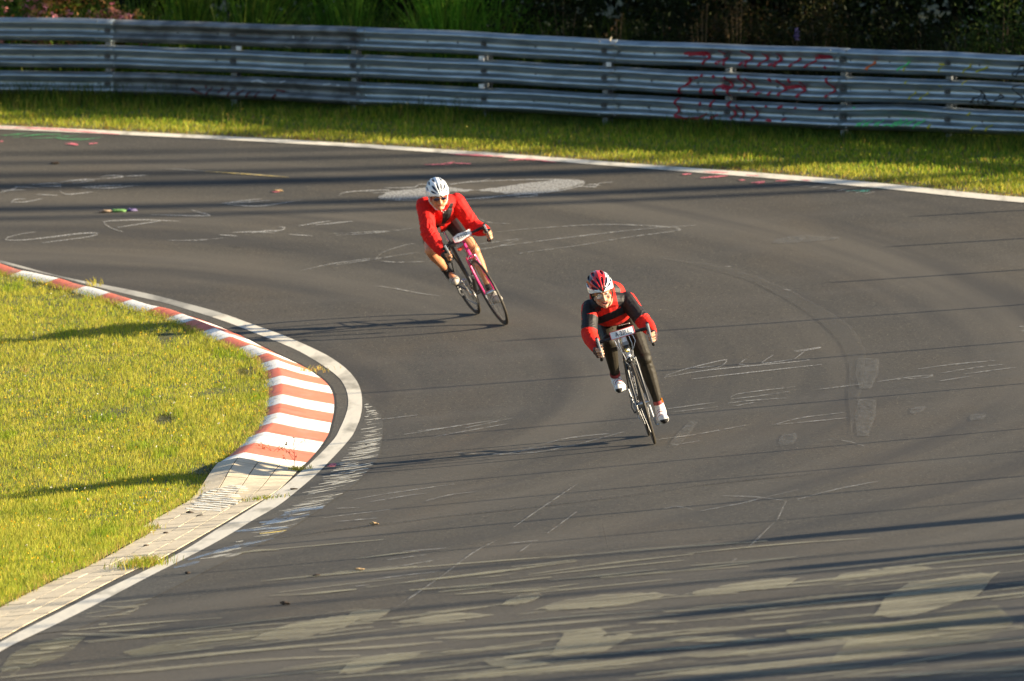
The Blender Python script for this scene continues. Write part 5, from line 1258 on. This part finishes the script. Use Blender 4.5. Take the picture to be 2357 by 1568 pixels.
def broom(u,d,rad,hgt,n,cols,label,lean=(0,0)):
    p=behind(u,d); z=T(p.x,p.y); r=empty('broom_shrub',loc=(p.x,p.y,z)); tag(r,label,'shrub','green broom shrubs behind the barrier')
    o=rng.normal(0,.12,(n,2))*rad; 
    N=n; base=np.concatenate([o,np.zeros((n,1))],1)
    th=rng.uniform(0,2*np.pi,N); sp_=rng.uniform(0,1,N)**.7*rad; hh=hgt*rng.uniform(.45,1.1,N)
    K=6; v=[];  me=bpy.data.meshes.new('fronds')
    dr=np.stack([np.cos(th),np.sin(th)*.6],1)
    V_=np.zeros((N,2*K,3)); sd=np.stack([-np.sin(th),np.cos(th)],1); sd=sd*.4+np.array([.8,0])
    for k in range(K):
        f=k/(K-1); w=.011*(1-f*.85)
        q=base[:,:2]+dr*(sp_*f**1.5)[:,None]+np.array(lean)*hgt*f*f; zz=hh*(f-.18*f*f*(sp_/rad))
        for j,s in enumerate((-1,1)): V_[:,2*k+j,:2]=q+sd*w*s; V_[:,2*k+j,2]=zz
    me.vertices.add(N*2*K); me.vertices.foreach_set('co',V_.ravel())
    b=(np.arange(N)*2*K)[:,None]; q4=[]
    for k in range(K-1): q4.append(np.stack([b[:,0]+2*k,b[:,0]+2*k+1,b[:,0]+2*k+3,b[:,0]+2*k+2],1))
    l=np.stack(q4,1).reshape(-1,4); me.loops.add(l.size); me.loops.foreach_set('vertex_index',l.ravel()); me.polygons.add(len(l)); me.polygons.foreach_set('loop_start',np.arange(len(l))*4)
    try: me.polygons.foreach_set('loop_total',np.full(len(l),4))
    except Exception: pass
    me.update(calc_edges=True); ca=me.color_attributes.new('Col','FLOAT_COLOR','POINT'); c=np.ones((N,2*K,4)); c[:,:,:3]=pal(N,cols,[1]*len(cols),.25)[:,None,:]; ca.data.foreach_set('color',c.ravel())
    link('fronds',me,r,[LEAF])
    ns=n*7; ii=rng.choice(N,ns); f=rng.uniform(.25,1,ns); pos=np.stack([base[ii,0]+dr[ii,0]*sp_[ii]*f**1.5+lean[0]*hgt*f*f,base[ii,1]+dr[ii,1]*sp_[ii]*f**1.5+lean[1]*hgt*f*f,hh[ii]*(f-.18*f*f*sp_[ii]/rad)],1)+rng.normal(0,.015,(ns,3))
    leaves('leaflets',pos,rng.uniform(.012,.03,ns),pal(ns,cols,[1]*len(cols),.25),r,.35)
    return r
GRN=[(.10,.20,.015),(.06,.13,.012),(.17,.28,.03)]
bush('flowering_shrub',125,1.0,.85,1.35,5200,[(.12,.16,.02),(.22,.17,.03),(.05,.09,.012),(.3,.12,.04)],[3,2,2,2],.030,'shrub covered in pink and orange blossom at the left end of the barrier','shrub','flowering shrubs behind the barrier',flowers=(420,[(.85,.36,.28),(.75,.28,.34),(.8,.42,.16)],[3,2,2]))
bush('flowering_shrub',-10,.9,.42,1.15,1700,[(.10,.13,.02),(.05,.09,.012)],[2,2],.028,'small shrub with a few pink blossoms cut by the left photo edge','shrub','flowering shrubs behind the barrier',flowers=(90,[(.85,.36,.30),(.8,.3,.38)],[3,2]))
broom(330,1.3,.55,1.55,260,[(.10,.19,.015),(.05,.11,.01),(.16,.24,.02)],'upright green broom shrub right beside the pink flowering shrub')
broom(470,1.2,.6,1.65,330,[(.10,.20,.015),(.05,.11,.01),(.20,.30,.03)],'bright green broom shrub with one long arching frond',lean=(.12,0))
broom(620,1.5,.7,1.6,300,[(.07,.15,.012),(.04,.10,.01)],'dark green broom shrub between the two bright ones')
broom(700,1.1,.35,1.45,120,[(.12,.24,.02),(.06,.14,.012)],'slim green broom shrub with sparse vertical fronds')
broom(920,1.0,.75,1.75,420,[(.10,.24,.015),(.07,.18,.012),(.18,.33,.03)],'largest bright green broom shrub, left of the middle of the barrier')
broom(1010,1.2,.6,1.35,200,[(.06,.14,.012),(.09,.19,.015)],'low spreading green broom shrub at the right of the largest one',lean=(.2,0))
D1=[(.011,.019,.003),(.006,.011,.002),(.020,.021,.005)]  # shrub colours here are darkened to stand in for tree shade
for k,(u,d,rd,hg,cols,lb) in enumerate([(1130,1.3,.8,1.6,D1,'shade-toned shrub with dense small leaves behind the rail, just right of the middle'),(1330,1.5,.9,1.7,D1,'shade-toned leafy shrub straight above the caught reed leaf'),
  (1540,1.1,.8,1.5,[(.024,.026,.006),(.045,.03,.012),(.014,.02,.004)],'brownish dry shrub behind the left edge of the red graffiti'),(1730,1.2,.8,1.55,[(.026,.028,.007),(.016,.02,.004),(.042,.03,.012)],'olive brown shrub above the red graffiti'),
  (1950,1.4,.9,1.8,D1,'shade-toned green shrub behind the joint beside the orange stroke'),(2150,1.2,.85,1.7,[(.045,.07,.012),(.025,.045,.008)],'shade-toned bramble shrub above the yellow graffiti'),(2340,1.1,.7,1.6,[(.05,.10,.012),(.03,.07,.01)],'green shrub at the right end of the barrier')]):
    bush('shade_toned_shrub',u,d,rd,hg,3600,cols,[3,3,1][:len(cols)],.026,lb,'shrub','shade-toned shrubs behind the barrier')
# rough growth and the dense thicket that closes the view
q=np.stack([rng.uniform(-11,11,26000),rng.uniform(0.25,3.4,26000)],1); ri=np.clip(((q[:,0]-RP[0].x)/(RP[-1].x-RP[0].x)*(len(RP)-1)).astype(int),0,len(RP)-2)
pp=np.array([tuple(RP[i]-RN[i]*d) for i,d in zip(ri,q[:,1])]); N=len(pp)
lf=np.clip((2.0-pp[:,0])/6,0,1)[:,None]  # sunlit greens at left, shade put into the blade colours towards the right
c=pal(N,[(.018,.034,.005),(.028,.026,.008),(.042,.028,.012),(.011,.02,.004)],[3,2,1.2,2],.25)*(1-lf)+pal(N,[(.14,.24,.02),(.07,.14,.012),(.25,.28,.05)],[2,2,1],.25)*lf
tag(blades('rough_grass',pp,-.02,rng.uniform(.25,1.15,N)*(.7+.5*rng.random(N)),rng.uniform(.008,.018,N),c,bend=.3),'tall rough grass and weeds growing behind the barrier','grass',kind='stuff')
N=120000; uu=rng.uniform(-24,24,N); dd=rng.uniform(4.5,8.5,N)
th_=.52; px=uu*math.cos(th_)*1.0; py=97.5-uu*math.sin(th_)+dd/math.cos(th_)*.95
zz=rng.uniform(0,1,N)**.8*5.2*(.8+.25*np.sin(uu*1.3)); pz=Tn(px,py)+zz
tag(leaves('thicket',np.stack([px,py,pz],1),rng.uniform(.06,.15,N),pal(N,[(.010,.020,.004),(.007,.012,.003),(.022,.022,.006),(.035,.026,.01)],[3,3,1.2,.6],.3)),'dense thicket of leaves in shade-darkened colours closing the view beyond the shrubs','thicket',kind='stuff')  # near-black leaf colours carry the shade of the thicket
# flower spikes, dry stalks
p=behind(1753,.55); r=empty('flower_spike',loc=(p.x,p.y,T(p.x,p.y))); tag(r,'single pale purple flower spike rising behind the rail above red graffiti','flower')
m=MB(); m.tube([(0,0,0),(.01,0,.6),(.0,0,1.04)],[.005,.004,.003],n=5); m.build('stem',STEM,r)
n=50; f=rng.uniform(0,1,n); leaves('blossoms',np.stack([rng.normal(0,.014,n),rng.normal(0,.014,n),.96+.12*f],1),rng.uniform(.008,.016,n),pal(n,[(.14,.10,.24),(.2,.15,.3)],[1,1]),r,.8)
for (u,d,hh,lb) in ((1545,.5,1.35,'dry brown seed stalk left of the graffiti letters'),(1615,.6,1.45,'tallest pale brown grass stalk over the red graffiti'),(1345,.5,1.2,'thin dry stalk right of the reed caught on the rail')):
    p=behind(u,d); r=empty('dry_stalk',loc=(p.x,p.y,T(p.x,p.y))); tag(r,lb,'plant','dry stalks behind the barrier')
    m=MB()
    for k in range(4): m.tube([(k*.02,0,0),(k*.03-.02,0,hh*.5),(k*.06-.08,.02*k,hh*(.8+.06*k))],[.005,.004,.002],n=5)
    m.build('stems',mat('straw',(.13,.08,.03),.8),r)
    n=140; k=rng.integers(0,4,n); f=rng.uniform(.72,1,n); leaves('seed_heads',np.stack([k*.06*f-.08*f+rng.normal(0,.012,n),.02*k+rng.normal(0,.012,n),hh*(.8+.06*k)*f],1),rng.uniform(.01,.022,n),pal(n,[(.14,.09,.035),(.10,.06,.02)],[1,1]),r,.4)
# ------------------------------------------------------------ what stands out of frame on the sun's side and throws the shadows seen on the road
WOOD=mat('post_wood',(.12,.09,.06),.85); BARK=mat('bark',(.09,.065,.045),.9,col2=(.05,.035,.025),scale=12,bump=.6)
sx,sy=-math.cos(SUN_AZ),-math.sin(SUN_AZ)
def from_shadow(u,v,x):
    p=g(u,v); k=(x-p.x)/(-sx) if False else (x-p.x)/math.cos(SUN_AZ); return x,p.y+k*math.sin(SUN_AZ)
cf_=empty('catch_fence',loc=(12,70,T(12,70))); tag(cf_,'row of slim fence posts standing out of frame right of the road','fence')
fx=12.6
def fpost(u,v,h,rad,ue=None):
    X,Y=from_shadow(u,v,fx); z=T(X,Y); m=MB(); m.tube([(X-12,Y-70,z-T(12,70)-.2),(X-12,Y-70,z-T(12,70)+h)],rad,n=8); m.build('post',WOOD,cf_)
for (v,h,rad) in ((485,2.55,.028),(550,2.6,.028),(622,2.75,.028),(702,3.6,.026),(787,3.9,.026),(884,4.6,.026),(988,4.9,.026),(1040,5.0,.024),(1097,5.4,.030),(1148,5.4,.02)): fpost(2357,v,h,rad)
rl_=MB(); 
def tree(x,y,h,r0,crown_z,crown_r,nl,label,lean=0,crown_h=None):
    z=T(x,y); r=empty('pine_tree',loc=(x,y,z)); tag(r,label,'tree','trees on the sun side of the road')
    m=MB(); m.tube([(0,0,-.3),(lean*.3,0,h*.35),(lean*.7,.0,h*.7),(lean,0,h)],[r0*1.15,r0,r0*.75,r0*.25],n=10)
    for k in range(12):
        a=rng.uniform(0,6.28); zz=rng.uniform(crown_z,h*.95); L=crown_r*(1-(zz-crown_z)/(h-crown_z+.1)*.6)*rng.uniform(.5,.95); m.tube([(lean*zz/h,0,zz),(lean*zz/h+L*math.cos(a),L*math.sin(a),zz+L*.3)],[r0*.28,.015],n=5)
    m.build('trunk',BARK,r)
    a=rng.uniform(0,6.28,nl); f=rng.uniform(0,1,nl)**.7; rr=crown_r*f*rng.uniform(.5,1.1,nl); zz=crown_z+(h-crown_z)*(1-f)+rng.normal(0,.3,nl)
    cc_=rng.normal(0,.35,(40,3)); ki=rng.choice(40,nl); pos=np.stack([rr*np.cos(a)+cc_[ki,0]+lean*.8,rr*np.sin(a)+cc_[ki,1],np.maximum(zz+cc_[ki,2],crown_z-.5)],1)
    leaves('crown',pos,rng.uniform(.10,.22,nl),pal(nl,[(.05,.09,.015),(.035,.065,.012)],[1,1],.2),r,.5)
tk=0
def trunk_for(u,v,x,r0,h=17,cz=None,label=''):
    X,Y=from_shadow(u,v,x); tree(X,Y,h,r0,cz or 12.5+(x-20)*.26,2.2,1500,label)
lab=['first','second','third','fourth','fifth','sixth','seventh','eighth','ninth','tenth','eleventh','twelfth','thirteenth','fourteenth']
spec_t=[(2357,1192,34,.07),(2357,1240,30,.05),(2357,1275,36,.09),(2357,1330,33,.06),(2357,1400,28,.07),(2357,1470,30,.08),(2357,1535,35,.10),
        (600,368,46,.13),(600,395,50,.18),(900,408,44,.20),(1300,402,50,.20),(1350,446,46,.24),(1600,455,42,.14),(300,352,54,.12)]
for k,(u,v,x,r0) in enumerate(spec_t): trunk_for(u,v,x,r0,h=19+(x-26)*.25,label='%s tall pine counted from the camera along the shaded side of the road'%lab[k] if k<7 else '%s tall pine counted along the far row that bands the upper road with shadow'%lab[k-7])
# unseen bushes added to throw shadow on the right of the foreground only
SN=['nearest','second nearest','third nearest','fourth nearest','fifth nearest','farthest']
for k,(v,hh,w) in enumerate(((1555,3.9,.8),(1500,3.6,.6),(1425,3.7,.5),(1345,3.5,.55),(1262,3.3,.45),(1190,3.3,.5))):
    X,Y=from_shadow(2357,v,14.2); z=T(X,Y); r=empty('shadow_bush',loc=(X,Y,z)); tag(r,'%s unseen tall bush added right of the road to shadow the foreground'%SN[k],'bush','unseen bushes added for their shadows')
    n=2600; a=rng.uniform(0,6.28,n); f=rng.uniform(0,1,n); rr=w*np.sqrt(rng.uniform(0,1,n))*(1.1-f*.8); leaves('foliage',np.stack([rr*np.cos(a)*1.5,rr*np.sin(a),.3+f*(hh-.3)],1),rng.uniform(.04,.09,n),pal(n,[(.05,.09,.015)],[1]),r,.5)
    m=MB(); 
    for kk in range(7): m.tube([(0,0,-.1),(rng.normal(0,.1),rng.normal(0,.1),hh*.5),(rng.normal(0,.3),rng.normal(0,.2),hh*rng.uniform(.85,1.15))],[.04,.025,.008],n=5)
    m.build('stems',BARK,r)
# unseen trees added on the sun side to shade the growth behind the barrier
for k in range(12):
    X=21+k%3*4.5+rng.uniform(-1,1); Y=98.6+k//3*3.6+rng.uniform(-.5,.5)
    far=k//3>=2
    tree(X,Y,(7.4+(X-24)*.30) if not far else 15,.22,.6,2.6,5200,'%s unseen broad tree added to shade the growth behind the barrier'%(lab[k]))
# ------------------------------------------------------------ small things on road and kerb
def tuft(px,pts_f,n,h,cols,label,name='grass_tuft',cat='grass tuft',spread=(.09,.12),hz=.02):
    p=g(*pts_f(*px)).xy; q=np.array([[p.x,p.y]])+rng.normal(0,1,(n,2))*np.array(spread)
    tag(blades(name,q,hz,h*rng.uniform(.4,1.1,n),rng.uniform(.004,.007,n),pal(n,cols,[1]*len(cols),.2),bend=.7),label,cat,'weeds sprouting on the kerb and paving')
tuft((925,835),KB,420,.085,[(.35,.36,.04),(.5,.36,.08),(.2,.27,.02)],'bushy green and straw grass tuft growing across the pavers')
tuft((1020,905),K3,90,.04,[(.14,.2,.02),(.3,.26,.05)],'low dark green weed by the notch in the paver edge',spread=(.09,.06))
tuft((1380,610),K3,110,.045,[(.3,.32,.04),(.45,.35,.08)],'yellowish weed at the near end of the kerb',spread=(.05,.05))
tuft((1620,905),K2,120,.05,[(.45,.27,.07),(.5,.38,.1),(.3,.28,.05)],'dry orange brown weed lying on the red kerb stripe',spread=(.12,.1),hz=.04)
tuft((1160,290),K1,30,.09,[(.4,.36,.04)],'tiny yellow weed at the far stretch of the kerb',spread=(.04,.05))
tuft((300,1460),K1,40,.16,[(.5,.36,.12),(.42,.34,.08)],'pale dry stalk clump standing alone in the infield lawn',spread=(.02,.03),hz=.05)
def twig(px,h,label):
    p=g(*K3(*px)); r=empty('dry_weed',loc=(p.x,p.y,p.z)); tag(r,label,'weed','thin dry weeds on the kerb'); m=MB(); pos=[]
    for k in range(7):
        a=rng.uniform(-1,1); z0=h*(.15+.12*k); e=(a*.09,rng.uniform(-.04,.04),z0+.07); m.tube([(0,0,z0),e],.0016,n=4)
        pos+=[(e[0]+rng.normal(0,.012),e[1],e[2]+rng.normal(0,.012)) for _ in range(5)]
    m.tube([(0,0,0),(.006,0,h*.5),(-.004,0,h)],[.003,.0025,.0015],n=5); m.build('stem',mat('red_stem',(.20,.05,.02),.8),r)
    leaves('leaflets',np.array(pos),rng.uniform(.006,.014,len(pos)),pal(len(pos),[(.25,.2,.04),(.4,.16,.05)],[1,1]),r,.5)
twig((1345,600),.24,'thin reddish dry weed standing upright at the kerb end'); twig((1120,500),.10,'low sprawling reddish weed on the last red stripe')
# scrap of wrapper and fallen leaves
p=g(*C6(705,354)); r=empty('crumpled_wrapper',loc=(p.x,p.y,p.z)); tag(r,'crumpled green, purple and tan wrapper lying on the road near the left','litter')
def crumple(off,rad,m,nm,sd):
    b=MB(); b.ell(off,rad,None,16,10); o=b.build(nm,m,r)
    for v in o.data.vertices: v.co+=Vector((noise.noise(v.co*40+Vector((sd,0,0))),noise.noise(v.co*40+Vector((0,sd,0))),noise.noise(v.co*40)))*.018
crumple((0,0,.012),(.085,.06,.018),mat('wrapper_green',(.12,.26,.07),.6),'green_panel',1); crumple((.13,.02,.018),(.055,.05,.018),mat('wrapper_purple',(.12,.09,.2),.6),'purple_panel',5); crumple((-.14,-.03,.010),(.07,.04,.012),mat('wrapper_tan',(.36,.26,.17),.6),'tan_panel',9)
LM=mat('dead_leaf',(.05,.03,.015),.8); LT=mat('tan_leaf',(.35,.24,.12),.8)
sp_=[(KB,(1240,487),.035,'dark curled leaf on the white scribbled pavers',LM),(KB,(1297,503),.025,'small black leaf scrap right of the curled leaf',LM),(KB,(1855,1077),.035,'single dark leaf alone on the lower road',LM),(KB,(2055,892),.025,'dark leaf scrap on the road by the tyre-dark stripe',LM),(KB,(1078,617),.02,'dark crumb on the middle paver row',LM),(KB,(950,702),.022,'dark crumb on the pavers above the grass tuft',LM),
 (KB,(1220,878),.022,'dark chip just outside the white line near the tuft',LM),(K3,(1340,793),.028,'dark leaf lying on the white inner line',LM),(K2,(1525,993),.02,'dark squiggle of leaf on a white kerb stripe',LM),(K2,(1298,1048),.03,'dark twig bit on a red kerb stripe',LM),(C6,(325,73),.05,'dark lump far off on the upper left road',LM),(K3,(2155,1145),.035,'orange tan leaf on the road right of the line',LT),(D3,(258,652),.03,'pale pebble on the lower middle road',LT),(C6,(1640,236),.05,'rust coloured dead leaf on the upper road',LT)]
for f,q,s_,lb,mm in sp_:
    p=g(*f(*q)); hz=.07 if f is K2 else .02
    b=MB(); b.ell((0,0,.004),(s_,s_*.8,.007),None,12,7); o=b.build('fallen_leaf' if 'leaf' in lb or 'twig' in lb else 'road_crumb',mm); o.location=(p.x,p.y,p.z+hz-.008); tag(o,lb,'leaf' if 'leaf' in lb else 'debris','fallen leaves and crumbs')
    for v in o.data.vertices: v.co+=Vector((noise.noise(v.co*60+Vector((s_*999,0,0))),noise.noise(v.co*50),.6*noise.noise(v.co*45+Vector((3,s_*500,0)))))*s_*.5
# reed leaf caught over the top rail
i=idx_u(1413); q=rail_pt(i,2*(BH+GAP)+.255,.01,2); n=RN[i]; t=Vector((-n.y,n.x,0)); t=t if t.x>0 else -t
m=MB(); N3=Vector((n.x,n.y,0)); m.tube([q+t*-.02+Vector((0,0,.0)),q+t*.03+Vector((0,0,.035)),q+N3*.02+t*.02+Vector((0,0,-.01)),q+N3*.06+t*.12+Vector((0,0,-.06)),q+N3*.07+t*.22+Vector((0,0,-.10))],[.003,.007,.009,.008,.002],n=6,flat=.3)
tag(m.build('dry_reed_leaf',mat('reed_straw',(.5,.42,.3),.7)),'bent straw reed leaf caught over the top rail near the middle','leaf')
